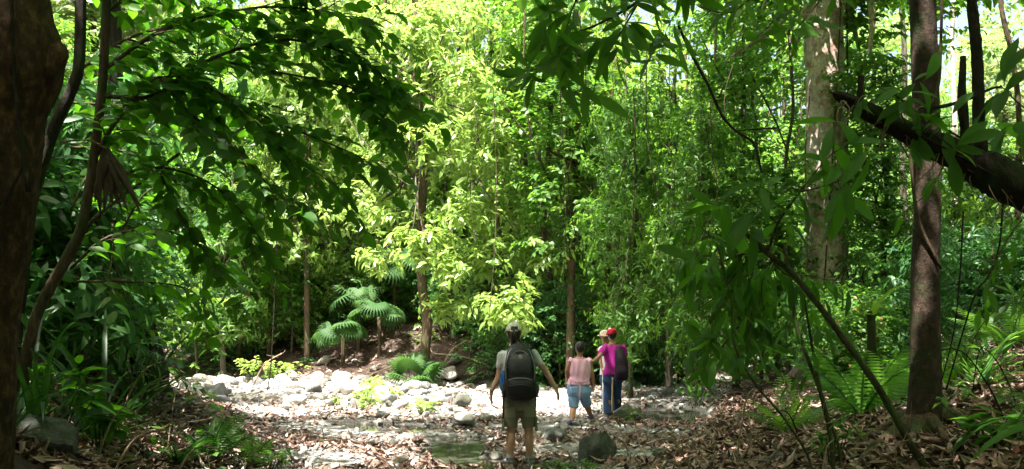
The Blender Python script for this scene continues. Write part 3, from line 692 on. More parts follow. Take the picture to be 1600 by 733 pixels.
# large trunk at the left edge
pts = pline([(-75, 760), (-52, 600), (-44, 480), (-18, 330), (-6, 250), (2, 170), (22, 98), (8, 20), (2, -120), (-10, -500), (-60, -1100), (-200, -1900)], 4.0)
t = trunk('tree', pts, [.24, .205, .195, .19, .185, .187, .205, .19, .17, .15, .12, .08], 'left', 'large leaning brown trunk filling the left edge of the picture', seg=28, n=90, noise_=.03)
LEFT = t
mb = MB()                                    # burr on the right flank
V, T = stone_me(3, 9, .9, .12); mb.add(V*np.array([.085, .09, .15])+np.array(P(76, 100, 3.98)), T); mb.build('burr', B['left'], t)
mb = MB()
for (a, b_) in (((120, 300), (86, -60)), ((20, 480), (110, 250)), ((-20, 200), (40, 20))):
    q = pline([(a[0]-75, a[1]), ((a[0]+b_[0])/2-80, (a[1]+b_[1])/2), (b_[0]-70, b_[1])], 3.82); tube(mb, q, [.012, .010, .008], 6, n=20, noise=.2)
mb.build('clinging_root', B['dark'], t)
# red brown trunk on the right
Y = 7.0; gb = float(gz(PX(1443, Y), Y))
pts = [(PX(1443, Y), Y, gb-.15), (PX(1443, Y), Y, gb+.05), *pline([(1444, 660), (1446, 560), (1446, 430), (1449, 300), (1446, 150), (1442, 0), (1440, -200), (1420, -600), (1400, -1100)], Y)]
RIGHT = t = trunk('tree', pts, [.22, .20, .145, .115, .105, .102, .10, .098, .09, .08, .04], 'red', 'straight red brown trunk with flared mossy foot on the right', seg=30, n=90, noise_=.03, lobes=lambda k: .25*max(0, 1-k*9))
for (a, l) in ((-2.9, .9), (-.4, .7), (-1.6, .45), (2.4, .6), (-2.3, .5)):   # surface roots
    mb = MB(); x0, y0 = PX(1443, Y), Y; q = []
    for k in range(6):
        f = k/5; xx = x0+math.cos(a+.3*f)*(l*f+.1); yy = y0+math.sin(a+.3*f)*(l*f+.1); q.append((xx, yy, float(gz(xx, yy))+.10*(1-f)**2+.015))
    tube(mb, q, [.075, .055, .045, .035, .025, .012], 9, n=24, noise=.12); mb.build('root', B['brown'], t)
mb = MB(); q = pline([(1472, -80), (1470, 60), (1462, 150), (1425, 190), (1432, 330), (1470, 420)], 6.88); tube(mb, q, [.012]*6, 6, n=40, noise=.2); mb.build('clinging_vine', B['brown'], t)
# thick pale trunk behind
Y = 20.0; gb = float(gz(PX(1296, Y), Y))
PALE = t = trunk('tree', [(PX(1296, Y), Y, gb-.2), (PX(1296, Y), Y, gb+.4), *pline([(1293, 470), (1292, 380), (1290, 200), (1287, 60), (1286, -60), (1280, -250), (1270, -420)], Y)], [.8, .62, .5, .46, .44, .42, .40, .33, .15], 'pale', 'thick pale barked trunk standing far right behind the undergrowth', seg=30, n=70, noise_=.05, lobes=lambda k: .35*max(0, 1-k*6))
for k in range(3):
    mb = MB(); a = rng.uniform(3.4, 6.0); q = [(PX(1290, Y)+math.cos(a+.15*j)*.47, Y+math.sin(a+.15*j)*.47, gb+.3+j*1.15) for j in range(9)]; tube(mb, q, [rng.uniform(.015, .03)]*9, 6, n=40, noise=.25); mb.build('clinging_vine', B['grey' if k % 2 else 'brown'], t)
C, A = blob(np.array([PX(1285, 20), 20, 8.8]), np.array([3.4, 2.6, 1.7]), 380); mb = MB(); limbs(mb, trunk_fn([P(1287, 100, 20), P(1280, -420, 20)]), C, .35, 16); mb.build('limbs', B['pale'], t)
foliage(t, G['mid'], C, A, 'spray', 9, .21, LF2, length=.6)
finish(t)
mb = MB(); px0, yy0 = PX(1330, 18.6), 18.6   # tangle of dead roots and brush at its foot
for k in range(110):
    a = rng.uniform(0, 6.28); r0 = rng.uniform(.05, .5); z0 = 1.5+rng.uniform(-.05, 1.5); q0 = np.array([px0+math.cos(a)*r0, yy0+math.sin(a)*r0*.6, z0]); dd = rng.normal(size=3)*np.array([.35, .25, .3])+np.array([0, 0, -.25])
    tube(mb, [q0, q0+dd*.6+rng.normal(0, .07, 3), q0+dd+rng.normal(0, .1, 3)], [.014, .012, .005], 5, n=7)
tag(mb.build('root_tangle', B['dark']), 'dark tangle of hanging dead roots at the foot of the thick pale trunk', 'root tangle')
# dark dead log across the upper right
LOG = empty('dead_tree', P(2060, 800, 5.2), 'dark dead leaning trunk with a broken jagged tip pointing left', 'dead tree')
lp = [(1308, 150, 4.75), (1325, 157, 4.8), (1372, 184, 4.85), (1430, 213, 4.9), (1490, 240, 4.95), (1530, 262, 5), (1575, 285, 5), (1650, 318, 5.05), (1760, 380, 5.1), (1900, 520, 5.15), (2050, 800, 5.2)]
mb = MB(); tube(mb, pline(lp), [.018, .035, .048, .062, .078, .10, .112, .125, .14, .16, .2], 24, n=90, noise=.10)
tip = np.array(P(1310, 150, 4.76))
for k in range(7):                           # jagged splinters at the broken end
    o = rng.normal(0, .011, 3); tube(mb, [tip+o+[.07, 0, -.025], tip+o, tip+o+np.array([-rng.uniform(.015, .05), 0, rng.uniform(.0, .025)])], [.016, .012, .001], 6, n=5, noise=.2)
mb.build('log', B['dark'], LOG)
for rows, rr in (([(1536, 262, 4.98), (1530, 210, 4.98), (1527, 100, 4.98), (1518, 0, 4.98), (1512, -90, 4.98)], [.045, .036, .03, .027, .024]), ([(1512, 250, 4.9), (1508, 205, 4.88), (1503, 150, 4.86), (1505, 88, 4.86)], [.034, .026, .024, .014]), ([(1344, 168, 4.84), (1344, 145, 4.83), (1346, 119, 4.83)], [.022, .017, .016])):
    mb = MB(); tube(mb, pline(rows), rr, 14, n=40, noise=.14); mb.build('dead_stem', B['dark'], LOG)
for k in range(60):
    mb = MB()
    f = rng.uniform(.02, .75); i = f*9; p_ = spline(np.array([list(q) for q in pline(lp)]), 100)[int(f*99)]; L = rng.uniform(.04, .28)
    dd = np.array([rng.normal(0, .25), rng.normal(0, .2), -1])*L
    if rng.uniform() < .35: dd = np.array([rng.normal(0, .6), -.2, .5])*L*.5
    tube(mb, [p_+[0, -.04, -.03], p_+dd*.5+[rng.normal(0, .02), -.05, 0], p_+dd+[rng.normal(0, .04), -.05, 0]], [.005, .0035, .0015], 4, n=6); mb.build('rootlet', B['dryst'], LOG)
finish(LOG)
for rows, r, lab in (([(1440, 213, 4.8), (1530, 262, 4.78), (1560, 278, 4.8)], .01, 'thin twig lying along the underside of the dark dead log'), ([(1455, 168, 4.85), (1480, 165, 4.9), (1520, 152, 4.95), (1545, 140, 5.0), (1565, 135, 5)], .012, 'thin bare twig crossing behind the dead upright stems')):
    stick(pline(rows), r, lab, 'dark', name='twig', cat='twig')
# slender trunks and slanting stems
def stem(rows, r0, r1, m, label, group=None, name='slender_tree', cat='tree', n=50, ns=.06, seg=12, ground=True, part='trunk'):
    pts = pline(rows)
    if ground:
        b = pts[0]; b2 = Vector((b.x, b.y, float(gz(b.x, b.y))-.08))
        if b.z > b2.z+.02: pts = [b2]+pts
    t = trunk(name, pts, np.linspace(r0, r1, len(pts)), m, label, cat, group, seg=seg, n=n, noise_=ns, part=part); finish(t); return t
LT_ = stem([(30, 640, 5.6), (45, 540, 5.5), (62, 480, 5.5), (98, 415, 5.5), (126, 360, 5.5), (140, 290, 5.5), (149, 230, 5.5), (160, 130, 5.5), (166, 0, 5.5), (170, -200, 5.5), (180, -500, 5.5)], .038, .022, 'brown', 'slender curving stem rising beside the large left trunk and carrying the dark leaf spray')
stem([(20, 560, 7.2), (45, 340, 7.2), (62, 270, 7.2), (85, 200, 7.2), (112, 140, 7.2), (124, 90, 7.2), (126, -60, 7.2), (130, -300, 7.2)], .055, .04, 'dark', 'dark slanting trunk between the large left trunk and the slender curving stem')
stem([(100, 640, 6.4), (60, 600, 6.2), (40, 560, 6.1), (52, 490, 6.0), (90, 430, 5.9), (140, 350, 5.8), (200, 300, 5.8), (280, 240, 6)], .02, .01, 'grey', 'thin pale crooked stem crossing low behind the slender curving stem')
t = stem([(247, 632, 12), (236, 590, 12), (222, 530, 12), (205, 450, 12), (190, 330, 12), (180, 200, 12), (175, 60, 12), (170, -120, 12)], .24, .10, 'dark', 'dark leaning trunk at the far end of the left bank beside the sunlit stones', ns=.12, seg=18)
# trunks of the thicket behind the creek: (bottom px, py), (mid), (top), Y, width px
for rows, Y, wpx, m, lab, ivy in [
    ([(664, 555), (660, 450), (658, 350), (662, 250), (655, 120), (650, 20)], 26.5, 17, 'brown', 'brown trunk of the sunny whorled tree rising from the far bank', 0),
    ([(857, 540), (858, 430), (852, 300), (860, 170), (850, 20), (846, -120)], 27.5, 12, 'brown', 'ivy clad trunk above the backpack woman, brown at its foot', 150),
    ([(826, 560), (822, 420), (824, 280), (815, 150), (818, 0)], 29, 9, 'grey', 'thin ivy clad trunk just left of the brown footed one', 110),
    ([(843, 560), (840, 400), (842, 260), (836, 100), (838, -30)], 30, 11, 'grey', 'thin ivy clad trunk in the middle of the ivy group', 120),
    ([(803, 560), (800, 420), (806, 260), (797, 120), (800, 0)], 29.5, 8, 'grey', 'thin ivy clad trunk at the left end of the ivy group', 80),
    ([(876, 560), (878, 400), (872, 250), (880, 100), (874, -20)], 31, 8, 'grey', 'thin ivy clad trunk at the right end of the ivy group', 60),
    ([(945, 560), (948, 430), (946, 350), (954, 280), (952, 200), (962, 100), (955, 0)], 28, 11, 'brown', 'dark bare trunk rising between the pink blouse woman and the man in magenta', 10),
    ([(958, 560), (962, 430), (970, 370), (975, 300)], 31, 9, 'grey', 'pale forked trunk close behind the dark bare trunk', 0),
    ([(1064, 560), (1062, 460), (1070, 400), (1076, 300), (1074, 150)], 29, 8, 'brown', 'thin brown trunk right of the man in magenta', 0),
    ([(912, 560), (915, 420), (910, 300), (916, 150), (905, 0)], 33, 7, 'grey', 'thin grey trunk behind the pink blouse woman', 20),
    ([(742, 560), (745, 400), (740, 250), (748, 100)], 32, 7, 'grey', 'thin grey trunk in the bright foliage right of the sunny whorled tree', 20),
    ([(1232, 560), (1234, 400), (1228, 250), (1236, 100), (1230, -30)], 22, 7, 'grey', 'thin straight trunk left of the thick pale trunk', 25),
    ([(1190, 560), (1186, 350), (1178, 180), (1182, 0)], 24, 7, 'brown', 'thin trunk hung with leaves well left of the thick pale trunk', 40),
    ([(1490, 560), (1494, 300), (1490, 130), (1494, -30)], 26, 9, 'pale', 'thin pale trunk seen left of the dead upright stems', 0),
    ([(1600, 560), (1592, 250), (1580, 80), (1560, -40)], 20, 10, 'brown', 'leaning reddish trunk at the upper right corner', 0),
    ([(1425, 560), (1420, 380), (1412, 200), (1405, -30)], 25, 12, 'grey', 'grey trunk partly hidden left of the red brown trunk', 0),
    ([(420, 540), (425, 420), (418, 280), (424, 120), (415, 0)], 31, 8, 'brown', 'thin brown trunk behind the left leaf spray above the pale stones', 20),
    ([(510, 520), (505, 420), (512, 300), (505, 180)], 33, 7, 'grey', 'thin grey trunk above the flat topped stone', 0),
    ([(585, 540), (590, 420), (583, 300), (592, 200)], 32, 8, 'brown', 'thin trunk behind the fan palms', 10),
    ([(105, 500), (108, 300), (104, 120), (110, -30)], 24, 10, 'grey', 'grey trunk seen in the gap right of the large left trunk', 0),
    ([(1360, 625), (1361, 590), (1362, 540), (1361, 486)], 8.6, 22, 'moss', 'short mossy stump crowned by two round leaves on the right bank', 0),
    ]:
    if 'stump' not in lab and rows[-1][1] > -100: rows = rows+[(2*rows[-1][0]-rows[-2][0] if abs(rows[-1][0]-rows[-2][0]) < 12 else rows[-1][0]+4, -160)]
    if 'stump' not in lab: rows = [rows[0]]+[v for a, b in zip(rows[:-1], rows[1:]) for v in (((a[0]+b[0])/2+rng.uniform(-7, 7), (a[1]+b[1])/2), b)]
    t = stem([(a, b_, Y) for a, b_ in rows], wpx/F*Y*.5, wpx/F*Y*.27, m, lab, name='tree', ns=.08)
    if ivy:
        f = trunk_fn([P(a, b_, Y) for a, b_ in rows]); k = rng.uniform(.05, 1, ivy); Ct = np.array([f(q) for q in k]); a = rng.uniform(0, 6.28, ivy); A2 = np.stack([np.cos(a), np.sin(a), -.9+0*a], 1)
        foliage(t, G['mid'], Ct+A2*np.array([.14, .14, 0])+rng.normal(0, .1, (ivy, 3)), A2, 'spray', 6, .17, LF2, length=.55, name='climbing_leaves', droop=.5)
    if 'sunny whorled' in lab and 'brown trunk of' in lab:
        t['label'] = 'sunny tree with whorls of large yellow green leaves on the far bank'
        Cs, As = [], []
        for (px, py, dY, rr, n) in [(650, 60, 0, (2.0, 1.4, 1.2), 60), (740, 130, -.5, (1.5, 1.2, 1.0), 42), (600, 150, 0, (1.5, 1.3, 1.0), 42), (780, 230, -.6, (1.0, 1, 1.1), 32), (690, 230, -.8, (1.2, 1, .8), 34), (600, 260, .3, (1.1, 1, .7), 26), (650, 385, -1, (1.0, .8, .6), 28), (730, 330, -.7, (1.1, .9, .8), 26), (690, 20, 1, (2.4, 1.5, .8), 44), (560, 60, .5, (1.6, 1.3, 1.0), 38), (800, 480, -1.5, (.7, .5, .65), 26), (700, 420, -1, (.8, .6, .5), 18), (820, 90, 1, (1.5, 1.2, 1.0), 32), (590, 400, -.2, (.9, .7, .6), 18), (760, 400, -.4, (1.1, .8, .8), 26), (700, 480, -.4, (.8, .6, .5), 14), (845, 400, -.3, (.8, .6, .8), 18), (560, 330, .6, (1.1, .9, .8), 24), (620, 330, .3, (1.2, .9, .7), 24), (770, 480, -.9, (.8, .5, .5), 14)]:
            C, A = blob(np.array(P(px, py, 25.6+dY)), np.array(rr), int(n*1.7)); Cs.append(C); As.append(A)
        C, A = np.concatenate(Cs), np.concatenate(As)
        mb = MB(); limbs(mb, f if ivy else trunk_fn([P(a, b_, Y) for a, b_ in rows]), C, .11, 34); mb.build('limbs', B['grey'], t)
        foliage(t, G['sunny'], C, A+[0, 0, .4], 'whorl', 9, .30, leaf_t(3, .36, .12, .3), single=300, key=('sunny', leaf_t(4, .36, .14, .3)), droop=.35)
    finish(t)
# vines and lianas
VL = {}
def vine(rows, r, m='brown', label=None, group=None, leaves=0):
    t = stem(rows, r, r*.8, m, label, group, 'hanging_vine', 'vine', n=60, ns=.12, seg=6, ground=False, part='stem')
    if leaves:
        f = trunk_fn(pline(rows)); Ct = np.array([f(q) for q in rng.uniform(0, 1, leaves)]); foliage(t, G['mid'], Ct, runit(leaves), 'spray', 4, .02*pline(rows)[0].y**.6, LF2, length=.25, name='leaves', droop=.5)
    finish(t)
vine([(1060, 40, 9), (1078, 80, 9), (1105, 130, 9), (1128, 180, 9), (1150, 205, 9), (1178, 225, 9), (1190, 270, 9)], .016, 'dark', 'dark curving liana swinging down in the upper middle right', leaves=6)
vine([(1215, 200, 9), (1180, 202, 9), (1150, 205, 9)], .008, 'dark', 'short side shoot joining the dark curving liana')
vine([(880, -20, 20), (876, 150, 20), (884, 300, 20), (880, 450, 20)], .012, label='long straight vine hanging in front of the ivy clad trunks', leaves=20)
vine([(1265, 150, 14), (1258, 250, 14), (1262, 380, 14), (1250, 560, 14)], .012, label='vine hanging just left of the thick pale trunk', leaves=14)
vine([(1505, 330, 6.5), (1500, 430, 6.5), (1490, 520, 6.5), (1470, 600, 6.5)], .006, 'dark', label='thin dark vine trailing down right of the red brown trunk')
vine([(1568, 290, 6), (1562, 380, 6), (1545, 430, 6), (1520, 470, 6), (1478, 610, 6.3)], .007, 'dark', label='thin bent vine falling from the dark log to the right bank', leaves=5)
vine([(430, 300, 16), (432, 400, 16), (424, 560, 16), (418, 610, 16)], .012, 'dark', label='thin dark sapling stem in front of the leftmost sunlit stones')
vine([(540, 180, 22), (600, 260, 22), (640, 290, 22)], .014, 'grey', label='grey arching twig in the bright foliage left of the sunny whorled tree')
for k in range(11):
    px = [905, 930, 990, 1010, 1035, 1090, 1110, 1140, 770, 730, 480, 350, 310, 1330, 1385, 1550][k]; Y = rng.uniform(13, 24); L = rng.uniform(180, 420); y0 = rng.uniform(-30, 160)
    vine([(px, y0, Y), (px+rng.uniform(-22, 22), y0+L*.35, Y), (px+rng.uniform(-22, 22), y0+L*.7, Y), (px+rng.uniform(-35, 35), y0+L, Y)], rng.uniform(.006, .011), 'brown', 'thin brown vine hanging '+('over the sunlit stones' if px < 600 else 'in the bright foliage over the backpack woman' if px < 800 else 'right of the ivy clad trunks' if px < 950 else 'over the man in magenta' if px < 1060 else 'near the dark curving liana'), 'thin hanging vines', leaves=8)
# diagonal pole and saplings on the right
t = stem([(1450, 738, 6.0), (1420, 690, 6.0), (1375, 610, 6.0), (1300, 505, 6.0), (1240, 430, 6.0), (1195, 392, 6.0), (1150, 350, 6.1)], .027, .016, 'moss', 'dark mossy pole leaning diagonally left from the foot of the red brown trunk', name='leaning_pole', cat='pole', ns=.12); finish(t)
for rows, r, lab in [([(1300, 700, 6.6), (1284, 620, 6.6), (1262, 560, 6.6), (1243, 500, 6.6), (1236, 440, 6.6), (1225, 380, 6.6)], .018, 'green mossy sapling stem leaning behind the diagonal pole'),
                     ([(1312, 705, 6.8), (1290, 640, 6.8), (1276, 580, 6.8), (1262, 500, 6.8), (1252, 430, 6.8)], .014, 'thinner sapling stem right beside the green mossy one'),
                     ([(1268, 730, 5.6), (1230, 660, 5.6), (1180, 600, 5.6), (1148, 540, 5.6), (1142, 470, 5.6), (1120, 380, 5.6)], .009, 'thin crooked bare stem left of the two sapling stems')]:
    t = stem([*rows], r, r*.6, 'moss', lab, name='sapling', cat='sapling', ns=.08)
    f = trunk_fn(pline(rows)); Ct = np.array([f(q) for q in rng.uniform(.5, 1, 10)]); foliage(t, G['lance'], Ct, runit(10)*np.array([1, .4, .3]), 'spray', 4, .17, LFL, length=.3, single=40, key=('sapl', T_LAN), droop=.4); finish(t)
for px, py, Y, lab in ((395, 585, 23, 'bare forked twig sticking out of the ground at the far edge of the sunlit stones'), (690, 560, 26, 'bare pale twig leaning on the far bank right of the small fan palm')):
    b = P(px, py, Y); stick([b+Vector((0, 0, -.3)), b+Vector((.3, 0, .25)), b+Vector((.75, 0, .55))], .02, lab, name='twig', cat='twig', twigs=6)
# sticks on the ground
for i, (a, b_, r, lab, m) in enumerate([
    ((1240, 712), (1345, 672), .022, 'long pale fallen stick on the right bank below the saplings', 'dryst'), ((1285, 712), (1425, 716), .03, 'thick pale fallen branch at the foot of the red brown trunk', 'dryst'),
    ((1500, 690), (1600, 640), .02, 'fallen stick right of the red brown trunk', 'dryst'), ((1540, 720), (1590, 660), .012, 'thin fallen stick at the lower right corner', 'dryst'),
    ((90, 680), (235, 733), .026, 'long bare branch lying across the shaded left bank', 'dryst'), ((120, 650), (330, 720), .013, 'thin bare stick lying parallel above the long branch on the left bank', 'dryst'),
    ((245, 640), (150, 590), .014, 'thin stick on the left bank under the dark leaning trunk', 'dryst'), ((470, 695), (580, 697), .018, 'straight dark stick among the dead leaves left of the puddle', 'brown'),
    ((1025, 668), (1080, 650), .012, 'pale stick at the near edge of the still pool', 'dryst'), ((905, 648), (1000, 652), .009, 'thin stick at the feet of the man in magenta', 'brown'),
    ((560, 600), (640, 570), .03, 'fallen branch on the far bank behind the pale stones', 'brown'), ((680, 555), (770, 575), .035, 'pale fallen log on the litter left of the backpack woman', 'dryst'),
    ((470, 565), (530, 545), .03, 'brown fallen branch above the flat topped stone', 'brown'), ((990, 700), (1090, 675), .012, 'thin stick in the leaves right of the dark boulder', 'dryst')]):
    q0, q1 = G3(*a), G3(*b_); mid = (q0+q1)/2; mid.z = float(gz(mid.x, mid.y))+.05
    stick([q0, mid+Vector((rng.normal(0, .05), rng.normal(0, .05), .02)), q1], r, lab, m, 'sticks lying on the ground', twigs=3)
LG = 'thin dry stick lost among the dead leaves of the banks'
for k in range(34):
    px, py = (rng.uniform(1060, 1600), rng.uniform(600, 728)) if k % 2 else (rng.uniform(60, 760), rng.uniform(600, 728))
    q0 = G3(px, py); a = rng.uniform(0, 6.28); L = rng.uniform(.25, .7); q1 = q0+Vector((math.cos(a)*L, math.sin(a)*L, 0)); q1.z = float(gz(q1.x, q1.y))+.03
    LG = 'thin dry stick '+(('of the right bank' if px > 1250 else 'at the toe of the right bank') if k % 2 else ('of the shaded left bank' if px < 400 else 'in the dappled creek bed'))+(', near the bottom edge' if py > 680 else ', farther up')
    stick([q0, (q0+q1)/2+Vector((0, 0, .04)), q1], rng.uniform(.005, .012), LG, 'dryst', 'thin dry sticks among the leaves', twigs=1)
LGT = 'thin crooked dead twig arching out of the shaded undergrowth'
for k in range(30):
    if k % 2: px, py, Y = rng.uniform(1080, 1600), rng.uniform(480, 660), rng.uniform(5.5, 9)
    else: px, py, Y = rng.uniform(-10, 330), rng.uniform(480, 660), rng.uniform(5, 9)
    b = G3(px, 0, -.02, Y); a = rng.uniform(0, 6.28); L = rng.uniform(.3, .9); v = Vector((math.cos(a), math.sin(a)*.6, 0)); pts_ = [b, b+v*L*.2+Vector((0, 0, L*.45)), b+v*L*.5+Vector((0, 0, L*.8)), b+v*L*.95+Vector((0, 0, L*rng.uniform(.6, 1.0)))]
    LGT = ('pale' if k % 3 else 'dark')+' crooked twig rising from the '+(('right bank left of the red brown trunk' if px < 1420 else 'right bank beside the right edge') if k % 2 else ('left bank by the large trunk' if px < 160 else 'left bank near its far end'))
    stick(pts_, rng.uniform(.005, .011), LGT, 'dryst' if k % 3 else 'dark', 'thin dead twigs in the undergrowth', name='twig', cat='twig', twigs=4)
finish(LEFT); finish(RIGHT)
# ------------------------------------------------------------------ foreground leaf sprays, every near leaf its own object
def branch_leaves(parent, rows, r, size, tplkey, tpl, m, twig_gap=.1, twig_len=.34, per=6, droop=.3, bk='brown', cap=0, whorl=False, thin=1.0, bname='branch', rest=None):
    """a branch along photo points; twigs leave it alternately and carry alternate leaves"""
    q = spline(np.array([list(v) for v in pline(rows)]), 60); seg = np.linalg.norm(np.diff(q, axis=0), axis=1); L = seg.sum(); cum = np.concatenate([[0], np.cumsum(seg)])
    mb = MB(); tube(mb, q[::3], np.linspace(r, r*.3, len(q[::3])), 8, noise=.08); tw = MB()
    poss, Rs, ss = [], [], []
    nt_ = int(L/twig_gap)
    for k in range(nt_):
        s = (k+.5)/nt_*L; i = min(58, int(np.searchsorted(cum, s)-1)); i = max(i, 0); c = q[i]; t = norm((q[min(59, i+2)]-q[max(0, i-2)])[None])[0]
        side = norm(np.cross(t, [0, 0, 1.])[None])[0]*(1 if k % 2 else -1); ax = norm((t*rng.uniform(.4, 1)+side*rng.uniform(.2, .9)+np.array([0, 0, rng.uniform(-.45, .5)])+rng.normal(0, .15, 3))[None])[0]
        l = twig_len*rng.uniform(.5, 1.2); e = c+ax*l+np.array([0, 0, -.12*l])
        tube(tw, [c, (c+e)/2+[0, 0, .02], e], [r*.3, r*.2, .0015], 5, n=5)
        if whorl: pos, R, s_ = whorls(e[None], (ax+[0, 0, .3])[None], per, size, (50, 110), droop, .03)
        else:
            pos, R, s_ = sprays(c[None], ax[None], per, size, l, droop)
        poss.append(pos); Rs.append(R); ss.append(s_)
    mb.build(bname, B[bk], parent); tw.build('twigs', B[bk], parent)['kind'] = 'stuff'
    return np.concatenate(poss), np.concatenate(Rs), np.concatenate(ss)
def leaf_system(parent, branches, key, tpl, m, cap=300, **kw):
    acc = [branch_leaves(parent, rows, r, key=None, **kw) if False else branch_leaves(parent, rows, r, kw['size'], None, None, m, **{k: v for k, v in kw.items() if k != 'size'}) for rows, r in branches]
    pos, R, s = (np.concatenate([a[i] for a in acc]) for i in range(3))
    me = leafmesh(key, tpl, m)
    vis = (np.abs(pos[:, 0]/pos[:, 1]) < .59)&(np.abs((pos[:, 2]-CH)/pos[:, 1]-.115) < .28)
    o = np.argsort(np.where(vis, 0, 100)-s/pos[:, 1]*10+rng.uniform(0, .1, len(s))); sel, rest = o[:cap], o[cap:]
    singles('leaf', me, pos[sel], R[sel], s[sel], parent)
    if len(rest):
        mb = MB(); scatter(mb, leaf_t(4, float(np.ptp(tpl[0][:, 0])), .14, .2), pos[rest], R[rest], s[rest], rng.uniform(.2, .8, len(rest))); ob = mb.build('more_leaves', m, parent); ob['kind'] = 'stuff'
    return parent
# the dark elliptic leaves at the upper left
def spray_thing(name, at, label, cat, group=None): return empty(name, at, label, cat, group)
Yl = 5.7
t = spray_thing('leafy_branch', P(155, 230, 5.5), 'lower spray of dark elliptic leaves reaching right from the slender curving stem', 'branch', 'dark leaf sprays at the upper left')
leaf_system(t, [([(152, 240, 5.5), (185, 185, 5.5), (245, 122, 5.6), (330, 140, 5.7), (385, 175, 5.7), (440, 230, 5.8)], .016), ([(330, 140, 5.7), (430, 190, 5.9), (540, 235, 6), (590, 262, 6)], .009),
  ([(250, 122, 5.6), (300, 180, 5.6), (380, 245, 5.6), (430, 300, 5.7), (480, 335, 5.7)], .009), ([(146, 300, 5.5), (230, 262, 5.6), (320, 282, 5.7), (385, 340, 5.8), (420, 400, 5.8)], .010), ([(250, 270, 5.7), (290, 350, 5.7), (340, 420, 5.8)], .007),
  ([(400, 200, 6.1), (480, 260, 6.1), (540, 300, 6.1)], .006)],
  'ell', T_ELL, G['elliptic'], size=.135, twig_gap=.07, twig_len=.36, per=7, droop=.13); finish(t)
t = spray_thing('leafy_branch', P(160, 120, 5.5), 'upper spray of dark elliptic leaves hanging over the upper left', 'branch', 'dark leaf sprays at the upper left')
leaf_system(t, [([(160, 150, 5.5), (240, 150, 5.6), (330, 92, 5.7), (450, 62, 5.9), (560, 92, 6), (625, 145, 6.1)], .016), ([(161, 110, 5.5), (260, 45, 5.6), (400, 12, 5.8), (520, 20, 6), (600, 50, 6)], .014),
  ([(330, 92, 5.8), (420, 110, 5.9), (520, 130, 6), (610, 155, 6.1), (670, 180, 6.1)], .009), ([(165, 20, 5.5), (240, -30, 5.6), (340, -40, 5.7), (480, -30, 5.8)], .012), ([(420, 10, 5.9), (500, 60, 6), (560, 110, 6), (600, 190, 6)], .007), ([(200, 60, 5.8), (280, 100, 5.9), (350, 200, 6)], .008), ([(470, 70, 6.1), (560, 150, 6.1), (600, 210, 6.1)], .006)],
  'ell', T_ELL, G['elliptic'], size=.135, twig_gap=.066, twig_len=.38, per=7, droop=.13); finish(t)
t = spray_thing('leafy_branch', P(120, 400, 6.6), 'shaded spray of dark leaves low in front of the dark leaning trunk', 'branch', 'dark leaf sprays at the upper left')
leaf_system(t, [([(110, 420, 6.5), (170, 370, 6.5), (260, 360, 6.5), (330, 400, 6.6), (380, 450, 6.6)], .012), ([(120, 440, 6.5), (200, 440, 6.5), (290, 450, 6.7), (330, 490, 6.7)], .01), ([(190, 360, 6.8), (230, 300, 6.8), (290, 290, 6.9), (400, 330, 7)], .01), ([(110, 330, 7), (150, 250, 7), (200, 200, 7), (260, 220, 7)], .01)],
  'ell', T_ELL, G['elliptic'], size=.15, twig_gap=.12, twig_len=.36, per=6, droop=.2); finish(t)
t = spray_thing('leafy_branch', P(120, 60, 7.6), 'broader brighter leaves layered behind the dark sprays at the upper left', 'branch', 'dark leaf sprays at the upper left')
leaf_system(t, [([(110, 120, 7.6), (200, 60, 7.6), (300, 40, 7.7), (420, 50, 7.8)], .014), ([(110, 160, 7.6), (220, 170, 7.6), (330, 210, 7.7), (440, 190, 7.8)], .012), ([(110, 230, 7.6), (200, 240, 7.6), (290, 320, 7.7), (400, 290, 7.8)], .012), ([(110, -30, 7.6), (190, -10, 7.6), (280, 0, 7.6)], .012)],
  'ell', T_ELL, G['deep'], size=.15, twig_gap=.12, twig_len=.42, per=7, droop=.2); finish(t)
# long leaves hanging at the top centre
t = spray_thing('leafy_branch', P(1060, -60, 6.6), 'branch with long drooping leaves hanging in from the top centre right', 'branch')
leaf_system(t, [([(1070, -60, 6.5), (1000, 0, 6.4), (930, 40, 6.3), (870, 60, 6.2), (835, 80, 6.2)], .014), ([(1000, 0, 6.4), (965, 60, 6.4), (935, 110, 6.3), (925, 160, 6.3)], .008), ([(1090, -60, 6.6), (1060, 10, 6.6), (1040, 50, 6.6)], .008), ([(930, -40, 6.2), (900, 0, 6.2), (880, 60, 6.2), (850, 120, 6.2)], .008), ([(960, -60, 6), (900, -30, 6), (850, 10, 6)], .01)],
  'lan', T_LAN, G['lance'], size=.27, twig_gap=.16, twig_len=.26, per=6, droop=.7, whorl=True); finish(t)
t = spray_thing('leafy_branch', P(1190, -40, 7), 'branch with long drooping leaves at the top right of centre', 'branch')
leaf_system(t, [([(1230, -60, 7.5), (1180, -10, 7.5), (1140, 20, 7.4), (1090, 10, 7.2)], .012), ([(1230, -20, 7.6), (1210, 30, 7.6), (1180, 60, 7.6)], .01), ([(1300, -60, 7.6), (1280, 0, 7.6), (1240, 50, 7.6)], .01)],
  'lan', T_LAN, G['lance'], size=.25, twig_gap=.22, twig_len=.3, per=5, droop=.6, whorl=True); finish(t)
